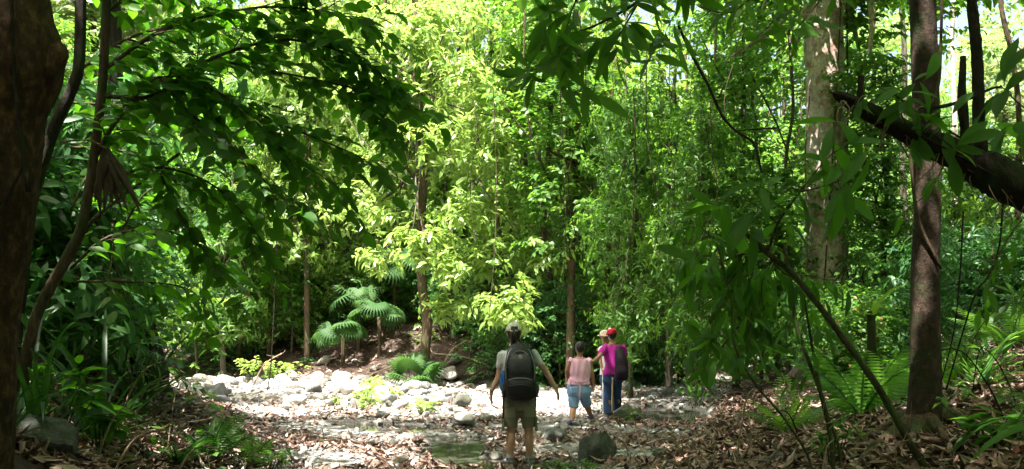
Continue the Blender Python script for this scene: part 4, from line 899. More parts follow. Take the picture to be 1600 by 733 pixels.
# long leaves on the right
t = spray_thing('leafy_branch', P(1195, 395, 6.0), 'long dark leaves hanging below the broken tip of the dark log', 'branch')
leaf_system(t, [([(1200, 395, 6.0), (1215, 350, 5.9), (1250, 300, 5.8), (1295, 245, 5.6), (1330, 225, 5.5)], .009), ([(1250, 300, 5.8), (1290, 290, 5.6), (1340, 270, 5.4)], .006), ([(1195, 395, 6), (1165, 345, 6), (1150, 330, 6)], .006), ([(1215, 350, 5.9), (1180, 320, 5.9), (1130, 300, 5.9)], .006)],
  'lan', T_LAN, G['lance'], size=.30, twig_gap=.2, twig_len=.16, per=5, droop=.75, whorl=True); finish(t)
t = spray_thing('leafy_branch', P(1195, 392, 6.0), 'shrubby mass of narrow leaves around the top of the diagonal pole', 'branch')
leaf_system(t, [([(1195, 392, 6.0), (1150, 400, 6.1), (1110, 420, 6.2), (1075, 440, 6.3)], .009), ([(1180, 392, 6.0), (1140, 440, 6.1), (1120, 480, 6.1), (1110, 520, 6.1)], .008), ([(1200, 400, 6.0), (1230, 430, 6), (1260, 430, 6), (1300, 440, 6)], .006), ([(1210, 400, 6.2), (1190, 450, 6.3), (1200, 520, 6.3)], .007), ([(1150, 390, 6.1), (1100, 360, 6.2), (1090, 320, 6.3)], .007), ([(1165, 400, 6.1), (1175, 480, 6.2), (1160, 550, 6.2)], .006)],
  'lan', T_LAN, G['lance'], size=.19, twig_gap=.11, twig_len=.25, per=6, droop=.55); finish(t)
t = spray_thing('leafy_branch', P(1180, 400, 6.6), 'low fan of large glossy leaves left of the two sapling stems', 'branch')
leaf_system(t, [([(1190, 400, 6.6), (1150, 450, 6.5), (1110, 470, 6.4), (1070, 500, 6.4)], .008), ([(1180, 410, 6.6), (1170, 480, 6.5), (1130, 540, 6.5), (1090, 570, 6.5)], .008), ([(1195, 400, 6.6), (1120, 400, 6.5), (1070, 400, 6.5)], .007)],
  'big', T_BIG, G['lance'], size=.24, twig_gap=.17, twig_len=.14, per=5, droop=.5, whorl=True, bk='moss'); finish(t)
t = spray_thing('leafy_branch', P(1500, 600, 8.5), 'glossy leaved low branches right of the red brown trunk', 'branch')
leaf_system(t, [([(1500, 640, 8.5), (1510, 560, 8.5), (1540, 500, 8.5), (1580, 470, 8.5)], .01), ([(1560, 640, 8.2), (1570, 580, 8.2), (1600, 520, 8.2)], .01), ([(1490, 640, 8.6), (1490, 570, 8.6), (1480, 520, 8.6)], .008)],
  'lan', T_LAN, G['bright'], size=.26, twig_gap=.2, twig_len=.16, per=5, droop=.5, whorl=True, bk='moss'); finish(t)
t = spray_thing('leafy_branch', P(1400, 190, 5.6), 'fresh green broad leaves growing over the dark log between tip and red brown trunk', 'branch')
leaf_system(t, [([(1500, 215, 4.9), (1440, 180, 4.8), (1400, 150, 4.7), (1370, 135, 4.7)], .007), ([(1420, 200, 4.8), (1400, 160, 4.8), (1410, 120, 4.8)], .005), ([(1500, 240, 4.8), (1460, 210, 4.7), (1420, 200, 4.7)], .005)],
  'big', T_BIG, G['bright'], size=.20, twig_gap=.14, twig_len=.12, per=5, droop=.5, whorl=True, bk='moss'); finish(t)
t = spray_thing('leafy_branch', P(1640, 170, 5), 'whorl of broad leaves beside the dead upright stems at the right edge', 'branch')
leaf_system(t, [([(1700, 250, 5), (1640, 200, 5), (1590, 160, 5), (1560, 130, 5)], .009), ([(1660, 100, 5), (1610, 90, 5), (1580, 60, 5)], .007), ([(1650, 230, 5.2), (1600, 250, 5.2), (1570, 240, 5.2)], .008)],
  'big', T_BIG, G['mid'], size=.24, twig_gap=.2, twig_len=.16, per=6, droop=.35, whorl=True, bk='moss'); finish(t)
t = spray_thing('leafy_branch', P(1600, 420, 6), 'sparse narrow leaves trailing under the dark log at the right edge', 'branch')
leaf_system(t, [([(1660, 300, 6), (1600, 340, 6), (1560, 400, 6), (1540, 460, 6)], .007), ([(1680, 360, 6.2), (1620, 420, 6.2), (1590, 480, 6.2)], .007), ([(1480, 250, 6.2), (1450, 300, 6.2), (1400, 340, 6.2)], .006)],
  'lan', T_LAN, G['mid'], size=.17, twig_gap=.2, twig_len=.2, per=4, droop=.6); finish(t)
# strap leaved clumps, ferns, palms
def blades(name, at, n, L, wd, label, cat, m, el=(25, 80), az=(0, 360), group=None, key='strap', droop=.5, part='leaf'):
    t = empty(name, at, label, cat, group); tpl = strap_t(7, wd, droop)
    a = np.radians(rng.uniform(*az, n)); e = np.radians(rng.uniform(*el, n)); d = np.stack([np.cos(a)*np.cos(e), np.sin(a)*np.cos(e), np.sin(e)], 1)
    up = np.stack([-np.cos(a)*np.sin(e), -np.sin(a)*np.sin(e), np.cos(e)], 1)+rng.normal(0, .15, (n, 3)); me = leafmesh((key, wd, droop), tpl, m)
    singles(part, me, np.array([0., 0, 0])+rng.normal(0, .03, (n, 3)), frames(d, up), L*rng.uniform(.6, 1.1, n), t); return t
Gs = 'strap leaved clumps on the left bank'
for px, py, Y, n, L, lab in [(150, 640, 6.6, 40, 1.5, 'tall clump of long strap leaves behind the slender curving stem'), (60, 640, 5.4, 30, 1.2, 'clump of long strap leaves at the foot of the large left trunk'), (215, 650, 8.5, 34, 1.5, 'clump of long strap leaves in front of the dark leaning trunk'), (100, 560, 8.2, 30, 1.9, 'highest clump of strap leaves in the dark behind the large left trunk'), (10, 700, 5.0, 20, .9, 'low clump of strap leaves at the lower left corner')]:
    b = G3(px, py, 0, Y); blades('strap_leaf_plant', b, int(n*.8), L*.8, .034, lab, 'plant', G['strap'], group=Gs, droop=.45)
b = G3(1720, 690, 0, 4.9); blades('broad_leaf_plant', b, 12, .85, .12, 'plant with broad arching leaves entering at the right edge', 'plant', G['lance'], az=(90, 270), el=(15, 60))
b = G3(1530, 600, .0, 8); blades('strap_leaf_plant', b, 22, .7, .07, 'light green strap leaved plant right of the red brown trunk', 'plant', G['fern'])
t = blades('epiphyte', P(1361, 486, 8.6), 7, .3, .3, 'small plant with two round leaves sitting on the mossy stump', 'plant', G['bright'], el=(10, 60), droop=.3)
LAMEL = leaf_t(3, .16, .1, .3, .35)
def frond_me(L, pairs, lw, m, name='frond', arch=.45, key='f'):
    k = (key, L, pairs, lw)
    if k in HERO: return HERO[k]
    mb = MB(); t = np.linspace(0, 1, 12); y = t*L; z = L*(.35*t-arch*t*t)
    tube(mb, np.stack([0*t, y, z], 1), .012*L*(1-.8*t)+.002, 5)
    f = np.linspace(.12, .98, pairs); yy = f*L; zz = L*(.35*f-arch*f*f); ln = lw*L*np.sin(np.pi*f**.8)**.6*.9+.02*L
    for sgn in (-1, 1):
        d = np.stack([np.full(pairs, sgn*1.), np.full(pairs, .45), -.22+0*f], 1); scatter(mb, LAMEL, np.stack([0*f, yy, zz], 1), frames(d, np.tile([0, 0, 1.], (pairs, 1))+np.array([sgn*.2, 0, 0])), ln, np.full(pairs, .5))
    me = mb.me(name); me.materials.append(m); HERO[k] = me; return me
def fern(at, n, L, label, m='fern', el=(20, 65), az=(0, 360), cat='fern', pairs=18, lw=.26, group=None, name='fern'):
    t = empty(name, at, label, cat, group); me = frond_me(L, pairs, lw, G[m], key=m)
    for k in range(n):
        a = math.radians(az[0]+(az[1]-az[0])*(k+rng.uniform(.1, .9))/n); e = math.radians(rng.uniform(*el)); o = bpy.data.objects.new('frond', me); COL.objects.link(o); o.parent = t
        d = np.array([[math.cos(a)*math.cos(e), math.sin(a)*math.cos(e), math.sin(e)]]); up = np.array([[-math.cos(a)*math.sin(e), -math.sin(a)*math.sin(e), math.cos(e)]])
        o.matrix_basis = Matrix(frames(d, up)[0].tolist()).to_4x4()@Matrix.Scale(float(rng.uniform(.7, 1.1)), 4)
    return t
fern(G3(1345, 620, 0, 8.3), 12, .95, 'sunlit fern with arching feathery fronds between the stump and the red brown trunk')
fern(G3(1395, 640, 0, 8.8), 10, .8, 'fern right behind the foot of the red brown trunk on its left side')
fern(G3(1235, 560, 0, 10.5), 10, .8, 'fern left of the sapling stems on the right bank', 'bright')
fern(G3(1500, 560, 0, 10), 9, .7, 'fern up the right bank between the red brown trunk and the right edge', 'mid')
fern(G3(1580, 520, 0, 11), 9, .8, 'fern at the right edge high on the bank', 'mid')
fern(G3(395, 655, 0, 9.0), 8, .5, 'low fern in the leaf litter at the foot of the left bank', 'mid')
fern(G3(330, 670, 0, 8.0), 9, .55, 'low fern beside the dark mossy stone on the left bank', 'deep')
fern(G3(20, 590, 0, 5.6), 8, .5, 'small fern against the large left trunk', 'deep')
fern(G3(280, 690, 0, 7.2), 8, .45, 'low fern left of the dark mossy stone', 'deep')
# big leaved saplings filling the middle distance
SAP = []
def big_sapling(h, m, size, n, kind, tpl):
    root = bpy.data.objects.new('sapling', None); COL.objects.link(root); pts_ = [[0, 0, -.2], [.1, .05, h*.4], [-.05, 0, h*.75], [.1, 0, h]]; mb = MB(); tube(mb, pts_, [.05, .04, .03, .012], 8, n=14, noise=.08); f = trunk_fn(pts_)
    Cs, As = [], []
    for z in (.3, .5, .7, .9): C, A = blob(np.array([rng.uniform(-.3, .3), rng.uniform(-.3, .3), h*z]), np.array([1.15, 1.15, h*.17]), n//4); Cs.append(C); As.append(A)
    C, A = np.concatenate(Cs), np.concatenate(As); limbs(mb, f, C, .05, 18); mb.build('stem', B['grey'], root); foliage(root, m, C, A+[0, 0, .3], kind, 7, size, tpl, length=.6, droop=.45); return root
SAP = [big_sapling(3.6, G['bright'], .30, 90, 'whorl', leaf_t(3, .38, .12, .3)), big_sapling(4.4, G['bright'], .32, 110, 'whorl', leaf_t(3, .30, .12, .35)), big_sapling(3.2, G['mid'], .26, 130, 'spray', leaf_t(3, .46, .12, .25)), big_sapling(5.0, G['bright'], .24, 200, 'spray', leaf_t(3, .46, .12, .25))]
for px, Y, k, s_, lab in [(545, 33, 3, 1.0, 'bright sapling behind the fan palms'), (620, 31.5, 0, .9, 'light green sapling left of the sunny tree trunk'), (705, 30, 1, 1.0, 'bright long leaved sapling right of the sunny tree trunk'), (755, 29, 0, .95, 'light green sapling left above the backpack woman'), (800, 28, 1, .8, 'bright long leaved sapling right above the head of the backpack woman'),
    (845, 30, 3, 1.0, 'bright sapling between the ivy clad trunks'), (700, 33, 3, 1.3, 'tall bright sapling in the glow right of the sunny tree'), (455, 31, 2, .7, 'leafy sapling on the far bank behind the fan palm'), (520, 31.5, 3, .6, 'small bright sapling on the far bank above the flat topped stone'), (480, 33, 2, 1.0, 'mid green sapling above the far bank stones'), (430, 32, 3, .9, 'bright sapling above the wide sunlit herb'), (370, 31, 2, .9, 'mid green sapling over the bare twigs'), (310, 30, 3, 1.0, 'bright sapling at the far left end of the sunlit stones'),
    (900, 27.5, 2, .8, 'mid green sapling behind the pink blouse woman'), (975, 28, 3, .9, 'bright sapling behind the red cap'), (1035, 27, 1, .8, 'bright long leaved sapling right of the man in magenta'), (1110, 30, 3, .8, 'bright sapling over the far creek bend'), (1235, 23, 3, .7, 'bright sapling at the left foot of the thick pale trunk'),
    (1400, 19, 2, .7, 'mid green sapling close behind the red brown trunk, left side'), (1490, 18, 3, .6, 'bright sapling behind the red brown trunk, right side'), (1560, 16, 1, .6, 'bright long leaved sapling under the dark log near the right edge'), (220, 21, 3, .9, 'bright sapling behind the strap leaf clumps'), (120, 19, 2, .9, 'mid green sapling behind the large left trunk')]:
    plant(SAP[k], PX(px, Y), Y, rng.uniform(0, 6.28), s_, lab, 'sapling', 'saplings of the middle distance', name='sapling')
# fan palms
def fan_me(m, n=22, droopy=.25, key='fan', spread=250):
    if (key, n) in HERO: return HERO[(key, n)]
    mb = MB(); ang = np.radians(np.linspace(-spread/2, spread/2, n)+90)
    for a in ang:
        dx, dy = math.cos(a), math.sin(a); px_, py_ = -dy, dx; w0 = .075
        V = [[0, 0, 0], [dx*.55+px_*w0, dy*.55+py_*w0, .0-.02], [dx*.55, dy*.55, .035], [dx*.55-px_*w0, dy*.55-py_*w0, -.02], [dx*.82+px_*.03, dy*.82+py_*.03, -.10-droopy*.2], [dx*.82, dy*.82, -.08-droopy*.2], [dx*.82-px_*.03, dy*.82-py_*.03, -.10-droopy*.2], [dx, dy, -.2-droopy]]
        mb.add(V, [[0, 1, 2], [0, 2, 3], [4, 7, 5], [5, 7, 6]], [[1, 4, 5, 2], [2, 5, 6, 3]])
    tube(mb, [[0, -1.1, -.35], [0, -.5, -.08], [0, 0, 0]], [.02, .018, .014], 5, n=6)
    me = mb.me('frond'); me.materials.append(m); HERO[(key, n)] = me; return me
def fan_palm(px, py, Y, h, n, s, label, group='fan palms on the far bank'):
    b = G3(px, py, 0, Y); t = empty('fan_palm', b, label, 'palm', group); mb = MB(); tube(mb, [[0, 0, -.1], [.03, 0, h*.5], [0, 0, h]], [.07, .06, .06], 9, n=16, noise=.15); mb.build('trunk', B['brown'], t)
    me = fan_me(G['palm']); s *= 1.25
    for k in range(n):
        a = 6.283*k/n+rng.uniform(-.2, .2); e = rng.uniform(-.1, .9); d = np.array([math.cos(a)*math.cos(e), math.sin(a)*math.cos(e), math.sin(e)]); c = np.array([0, 0, h])+d*s*rng.uniform(.9, 1.2)
        lo = h < .6; e_ = .9 if lo else 0; ax = norm((d+[0, 0, e_-(.3 if lo else 1.0)*rng.uniform(.3, 1.6)])[None]); up = np.array([[-d[0]*.5, -d[1]*.5, 1.]])+rng.normal(0, .15, (1, 3))
        o = bpy.data.objects.new('frond', me); COL.objects.link(o); o.parent = t; o.matrix_basis = Matrix.Translation(Vector(c))@Matrix(frames(ax, up)[0].tolist()).to_4x4()@Matrix.Scale(s*float(rng.uniform(.8, 1.1)), 4)
fan_palm(560, 540, 30.2, 1.62, 11, 0.49, 'left of the two tall fan palms behind the flat topped stone')
fan_palm(615, 545, 30.7, 2.12, 12, 0.53, 'right of the two tall fan palms behind the flat topped stone')
fan_palm(505, 520, 32.2, 1.12, 9, 0.43, 'pale fan palm left of the two tall ones, catching the sun')
fan_palm(648, 600, 25.6, 0.31, 10, 0.41, 'small dark fan palm sitting on the litter at the foot of the sunny whorled tree')
fan_palm(535, 540, 29.2, 1.0, 9, .46, 'dark fan palm right above the flat topped stone')
fan_palm(592, 545, 29.4, 1.3, 11, .48, 'dark fan palm between the flat topped stone and the sunny tree trunk')
fan_palm(770, 510, 30.0, 1.75, 10, 0.53, 'fan palm in the thicket just left of the ivy clad trunks')
fan_palm(1010, 520, 29.0, 1.25, 9, 0.46, 'fan palm in the thicket behind the man in magenta')
# dead folded palm leaf hanging at the left
t = empty('dead_palm_leaf', P(165, 232, 5.35), 'dry brown folded palm leaf hanging beside the slender curving stem', 'palm leaf')
for k in range(15):
    a = -.55+k*.055; L = rng.uniform(.26, .42)*(1+.2*math.sin(k)); mb = MB(); w_ = .021
    V = []
    for j, f in enumerate((0, .3, .7, 1)):
        cx = math.sin(a+.35)*L*f+.02*math.sin(k*2+f*3); cz = -math.cos(a+.35)*L*f; ww = w_*(.25, 1, .8, .05)[j]; yy = rng.uniform(-.02, .02)
        V += [[cx-ww, yy, cz], [cx, yy-.012, cz], [cx+ww, yy, cz]]
    mb.add(V, None, [[3*j+i, 3*j+i+1, 3*j+i+4, 3*j+i+3] for j in range(3) for i in range(2)], .3+.4*rng.uniform()); mb.build('blade', G['dry'], t)
mb = MB(); tube(mb, [[-.28, 0, .04], [-.1, 0, .05], [0, 0, .0]], [.006, .006, .008], 6, n=8); mb.build('stalk', B['dryst'], t)
# herbs and seedlings in the sun
def herb(px, py, Y, n, size, spread, h, label, m='bright', tpl=('ova', T_OVA), group=None, per=6, cap=60, name='seedling', cat='seedling'):
    b = G3(px, py, 0, Y); t = empty(name, b, label, cat, group); mb = MB(); C = []
    for k in range(n):
        a = rng.uniform(0, 6.28); r_ = spread*rng.uniform(0, 1)**.5; e = np.array([math.cos(a)*r_, math.sin(a)*r_, h*rng.uniform(.5, 1.1)]); tube(mb, [[e[0]*.4, e[1]*.4, -.03], e*[.7, .7, .5], e], [.006, .005, .003], 4, n=5); C.append(e)
    mb.build('stem', B['moss'], t); foliage(t, G[m], np.array(C), np.tile([0, 0, 1.], (n, 1)), 'whorl', per, size, LF3, single=min(cap, n*per), key=tpl, droop=.3, view=tuple(b))
herb(388, 582, 26, 16, .17, .38, .75, 'sunlit yellow green herb just left of the wider sunlit herb on the far bank', 'sunny', cap=110)
herb(447, 590, 26.5, 26, .17, .62, .75, 'wide sunlit yellow green herb at the edge of the pale stones', 'sunny', cap=160)
herb(590, 612, 22.5, 9, .22, .4, .35, 'bright green seedling with round leaves behind the sunlit stones', 'sunny')
herb(575, 640, 18.6, 10, .16, .28, .38, 'bright green broad leaved seedling in the middle of the sunlit stones', 'bright')
herb(603, 622, 20.5, 9, .17, .3, .30, 'pale green seedling between the broad leaved seedling and the grey slab stone', 'sunny')
herb(660, 655, 17.2, 8, .17, .28, .22, 'flat growing green seedling right of the sunlit stones', 'bright')
herb(565, 650, 17.4, 7, .14, .25, .3, 'green seedling leaning at the front edge of the sunlit stones', 'bright')
herb(530, 640, 18.4, 5, .12, .3, .2, 'tiny pale green seedling in the white stones', 'sunny')
herb(1085, 615, 19.0, 10, .26, .5, .5, 'seedling with long sunlit leaves beyond the still pool', 'bright', ('lan', T_LAN))
herb(418, 712, 9.5, 7, .14, .25, .15, 'small bright green seedling in the litter at the left bank foot', 'bright', ('lan', T_LAN))
herb(380, 705, 9.3, 5, .14, .2, .14, 'pair of small bright leaves at the left bank foot', 'bright', ('lan', T_LAN))
herb(905, 735, 9.6, 18, .10, .32, .10, 'low dark green herb in front of the dark boulder', 'mid', ('lan', T_LAN), cap=80)
herb(865, 738, 9.7, 9, .09, .22, .09, 'low green herb right of the boots of the backpack woman', 'mid', ('lan', T_LAN))
herb(760, 735, 9.8, 10, .08, .3, .08, 'low mossy herb left of the boots of the backpack woman', 'mid', ('lan', T_LAN))
herb(985, 648, 15.4, 3, .22, .1, .16, 'small yellow green seedling at the right foot of the grey boulder', 'sunny', ('lan', T_LAN))
herb(1300, 690, 7.0, 8, .16, .3, .3, 'low seedlings under the diagonal pole', 'mid', ('lan', T_LAN))
herb(1560, 690, 5.6, 8, .22, .3, .3, 'low broad seedlings in the lower right corner', 'mid', ('lan', T_LAN))
herb(1400, 600, 10, 12, .18, .4, .5, 'leafy seedlings behind the red brown trunk', 'mid', ('lan', T_LAN))
herb(70, 610, 5.8, 12, .17, .3, .45, 'shaded broad leaved herb at the foot of the slender curving stem', 'elliptic', ('ell', T_ELL))
herb(155, 520, 6.2, 4, .22, .12, .4, 'single large lit leaves in front of the strap leaf clumps', 'mid', ('ell', T_ELL))
for k in range(40):                          # shrubs in the shade of both banks
    side = k % 2; px = rng.uniform(1090, 1620) if side else rng.uniform(-20, 135); Y = rng.uniform(10.5, 17) if side else rng.uniform(8, 13)
    if side and px < 1270: continue
    if side: Y = rng.uniform(13, 18)
    if 1150 > px > 900 and Y > 10.5: continue
    p = int(rng.choice([0, 1, 2, 3]))
    plant(SP[p], PX(px, Y), Y, rng.uniform(0, 6.28), rng.uniform(.45, .75) if side else rng.uniform(.6, 1.1), ('shaded shrub on the right slope '+('left of the red brown trunk' if px < 1420 else 'right of the red brown trunk' if px < 1520 else 'by the right edge')+(', nearer' if Y < 15 else ', farther up')) if side else ('dark shrub on the left bank '+('against the large left trunk' if px < 50 else 'behind the slender curving stem')+(', nearer' if Y < 10.5 else ', farther back')), 'shrub', 'shrubs of the right slope' if side else 'shrubs of the left bank', name='shrub')
# ------------------------------------------------------------------ canopy over the foreground: unseen crowns added above the frame to cast shade
def shade_canopy(parent, cx, cy, rx, ry, z0, z1, n, m, right=False):
    x = rng.uniform(cx-rx, cx+rx, n); y = rng.uniform(cy-ry, cy+ry, n); z = rng.uniform(z0, z1, n)
    k = ((x-cx)/rx)**2+((y-cy)/ry)**2 < 1; x, y, z = x[k], y[k], z[k]
    qx, qy = x-SV.x/SV.z*z, y-SV.y/SV.z*z     # where this clump's shade falls on the ground
    lit = np.exp(-((qx+6.0)/4.8)**6-((qy-22)/5.6)**6)+np.exp(-((qx-.2)/1.7)**6-((qy-22.5)/6)**6)
    dap = ((qx > -4.2)&(qx < -.3)&(qy > 8)&(qy < 15)&(vnoise(qx, qy, .5, 3) > -.22))|((qx > 1)&(vnoise(qx, qy, .42, 8) > .56))|((np.hypot(qx+.1, qy-11.0) < .6))|((qx > 4)&(qx < 12)&(qy > 26))
    above = (z-1.5)/y; vis = (y > 1)&(above < .40)&(np.abs(x/np.maximum(y, .1)) < .62)
    ok = (lit < .35)&~dap&~vis; C = np.stack([x, y, z], 1)[ok]  # openings shaped so sun patches and dapples land on chosen ground
    foliage(parent, m, C, runit(len(C))*[1, 1, .4], 'spray', 8, .42, LF2, length=.9, name='crown'); parent.children[-1]['kind'] = 'stuff'
    bpy.context.view_layer.update()
    for c in parent.children: c.matrix_parent_inverse = Matrix.Translation(-parent.location)
shade_canopy(LEFT, -7, 4, 9, 13, 8.5, 11.5, 4600, G['elliptic'])
shade_canopy(RIGHT, 5.5, 8, 9, 17, 9, 12.5, 5400, G['mid'])
bpy.context.view_layer.update()
shade_canopy(PALE, 8.5, 20, 7, 8.5, 10, 13, 800, G['mid'])  # extra unseen leaves, put in to shade the right side of the creek
# ------------------------------------------------------------------ people
def ell(mb, c, r, R=None, n=2):
    V, T = IC[3] if n > 1 else IC[2]; V = V*np.asarray(r, float)
    if R is not None: V = V@np.asarray(R).T
    mb.add(V+np.asarray(c, float), T); return mb
def limb(mb, pts, rad, flat=1.0, n=None, seg=16):
    tube(mb, pts, rad, seg, n=n or 6*len(pts), flat=flat)
    for p, r in ((pts[0], rad[0]), (pts[-1], rad[-1])): ell(mb, p, [r*.98]*3, n=1)
def loft(mb, secs, f, seg=24):
    """closed stack of ellipses; secs: (centre, half width, half depth); f = facing"""
    f = np.array([f[0], f[1], 0.]); f /= np.linalg.norm(f); r = np.array([f[1], -f[0], 0]); a = np.linspace(0, 2*math.pi, seg, endpoint=False); V = []
    S = spline(np.array([[*c, wx, wy] for c, wx, wy in secs]), len(secs)*5)
    for s in S: V.append(s[:3]+np.outer(np.sign(np.cos(a))*np.abs(np.cos(a))**.9*s[3], r)+np.outer(np.sin(a)*s[4], f))
    m = len(S); V = np.concatenate(V+[S[:1, :3], S[-1:, :3]]); i = np.arange(m-1)[:, None]*seg; j = np.arange(seg)[None]; k = (j+1) % seg
    Q = np.stack([i+j, i+seg+j, i+seg+k, i+k], -1).reshape(-1, 4)
    T = [[m*seg, q, (q+1) % seg] for q in range(seg)]+[[m*seg+1, (m-1)*seg+(q+1) % seg, (m-1)*seg+q] for q in range(seg)]
    mb.add(V, T, Q)
def fuse(mb, name, voxel, parent, m, smooth=4, folds=None, cut=None):
    """one continuous surface from overlapping solids; folds displace it, cut trims a hem"""
    tmp = link(name, mb.me(name)); md = tmp.modifiers.new('r', 'REMESH'); md.mode = 'VOXEL'; md.voxel_size = voxel; md.use_smooth_shade = True
    if smooth: sm = tmp.modifiers.new('s', 'SMOOTH'); sm.factor = .5; sm.iterations = smooth
    dg = bpy.context.evaluated_depsgraph_get(); me = bpy.data.meshes.new_from_object(tmp.evaluated_get(dg)); me.name = name
    bpy.data.objects.remove(tmp)
    if folds:
        n = len(me.vertices); co = np.empty(n*3, np.float32); no = np.empty(n*3, np.float32); me.vertices.foreach_get('co', co); me.vertex_normals.foreach_get('vector', no)
        co = co.reshape(-1, 3); no = no.reshape(-1, 3); co = co+no*folds(co)[:, None]; me.vertices.foreach_set('co', co.ravel()); me.update()
    o = link(name, me, parent, m); return o
def folds(amp, fz=38, fx=9, seed=0):
    def g(p):
        x, y, z = p[:, 0], p[:, 1], p[:, 2]
        return (amp*(np.sin(fz*z+fx*x*2+2*np.sin(fx*x+seed)+seed)*.5+.6*np.sin(fz*.55*z-fx*2.3*x+fx*y+seed*2)+.35*np.sin(70*x+30*z+seed))).astype(np.float32)
    return g
def hand(mb, W, d, palm_n, thumb, curl=.5, s=1.0, spread=.12):
    """palm, four unequal bent fingers and a thumb leaving the palm's side"""
    d = np.array(d, float); d /= np.linalg.norm(d); n = np.array(palm_n, float); n -= d*n.dot(d); n /= np.linalg.norm(n); t = np.cross(n, d); t *= np.sign(t.dot(thumb)) or 1
    R = np.stack([t, d, n], 1); W = np.array(W, float)
    limb(mb, [W-d*.01*s, W+d*.03*s], [.024*s, .026*s], .75); ell(mb, W+d*.055*s, [.041*s, .05*s, .016*s], R)
    for k, (off, L, r) in enumerate([(.031, .068, .0088), (.0105, .078, .0090), (-.0105, .072, .0086), (-.031, .056, .0078)]):
        p = W+d*(.088-.006*abs(k-1))*s+t*off*s; a = curl*(.35+.12*k); pts = [p-d*.02*s, p]; dd = d+t*spread*(1.3-k)*.6; dd /= np.linalg.norm(dd)
        for q in range(3): a_ = a*(q+.6); v = dd*math.cos(a_)+n*math.sin(a_); p = p+v*L*s*(.42, .33, .25)[q]; pts.append(p)
        tube(mb, pts, [r*1.1*s, r*1.08*s, r*s, r*.92*s, r*.72*s], 10, n=14)
    p = W+d*.028*s+t*.03*s; v = t*.75+d*.62+n*.3; v /= np.linalg.norm(v); v2 = t*.3+d*.9+n*.35; v2 /= np.linalg.norm(v2)
    tube(mb, [p-t*.012*s, p+v*.03*s, p+v*.03*s+v2*.028*s, p+v*.03*s+v2*.05*s], [.014*s, .0115*s, .0098*s, .0075*s], 10, n=12)
def human_body(J, f, parent, skin, voxel, s=1.0, build=1.0, hand_n=None, curl=(.5, .5), face=None, thumbs=None):
    f = np.array([*f, 0.]); f /= np.linalg.norm(f); r = np.array([f[1], -f[0], 0]); mb = MB(); J = {k: np.array(v, float) for k, v in J.items()}
    fc = np.array([*face, 0.]) if face else f; fc = fc/np.linalg.norm(fc); rr = np.array([fc[1], -fc[0], 0]); R = np.stack([rr, fc, [0, 0, 1.]], 1)
    H = J['head']; ell(mb, H+[0, 0, .012], [.073*s, .09*s, .105*s], R); ell(mb, H+fc*.018*s-np.array([0, 0, .055*s]), [.054*s, .062*s, .06*s], R)   # skull, jaw
    limb(mb, [H+fc*.082*s+[0, 0, .018*s], H+fc*.104*s-np.array([0, 0, .018*s])], [.008*s, .014*s])                                           # nose
    for q in (-1, 1): ell(mb, H+rr*q*.074*s+[0, 0, -.005], [.011*s, .02*s, .032*s], R, 1)
    ell(mb, H+fc*.078*s-np.array([0, 0, .048*s]), [.024*s, .012*s, .010*s], R, 1)
    limb(mb, [H-np.array([0, 0, .05])-fc*.01, J['neck'], J['neck']-np.array([0, 0, .07])], [.05*s, .052*s, .075*s])
    C = (J['shL']+J['shR'])/2; wdt = np.linalg.norm(J['shL']-J['shR'])/2; pel = J['pelvis']; b = build
    loft(mb, [(C+[0, 0, .055], .05, .05), (C+[0, 0, .03], wdt*.8, .07*b), (C-[0, 0, .06], wdt*.98, .10*b), (C*.6+pel*.4, wdt*.9*b, .105*b), (C*.3+pel*.7, wdt*.82*b, .095*b), (pel, wdt*.92*b, .11*b), (pel-[0, 0, .1], wdt*.8*b, .10*b)], f)
    for k, sd in (('L', -1), ('R', 1)):
        limb(mb, [J['sh'+k]-[0, 0, .005], J['sh'+k]*.5+J['el'+k]*.5, J['el'+k]], [.05*s*b, .043*s*b, .036*s*b])
        limb(mb, [J['el'+k], J['el'+k]*.65+J['wr'+k]*.35, J['wr'+k]], [.037*s*b, .037*s*b, .024*s])
        hd = J.get('hd'+k, J['wr'+k]+(J['wr'+k]-J['el'+k])*.3)-J['wr'+k]
        hn = (hand_n or {}).get(k, -r*sd*-1); hand(mb, J['wr'+k], hd, hn, (thumbs or {}).get(k, f), curl[0 if k == 'L' else 1], s)
        limb(mb, [J['hip'+k], J['hip'+k]*.5+J['kn'+k]*.5, J['kn'+k]], [.088*b*s, .072*b*s, .052*s*b])
        kn, an = J['kn'+k], J['an'+k]; limb(mb, [kn, kn*.7+an*.3-f*.022*s, an*.75+kn*.25-f*.008, an], [.05*s*b, .056*s*b, .038*s, .034*s], n=20)
        ell(mb, kn+f*.012, [.045*s]*3, n=1)
    o = fuse(mb, 'body', voxel, parent, skin, 5)
    for q in (-1, 1): e = MB(); ell(e, H+fc*.083*s+rr*q*.03*s+[0, 0, .012*s], [.011*s, .006, .007*s], R, 1); e.build('eye', M_['black'], parent)
    e = MB(); ell(e, H+fc*.089*s-np.array([0, 0, .048*s]), [.02*s, .007*s, .006*s], R, 1); e.build('mouth', M_['lip'], parent)
    return o, R, H
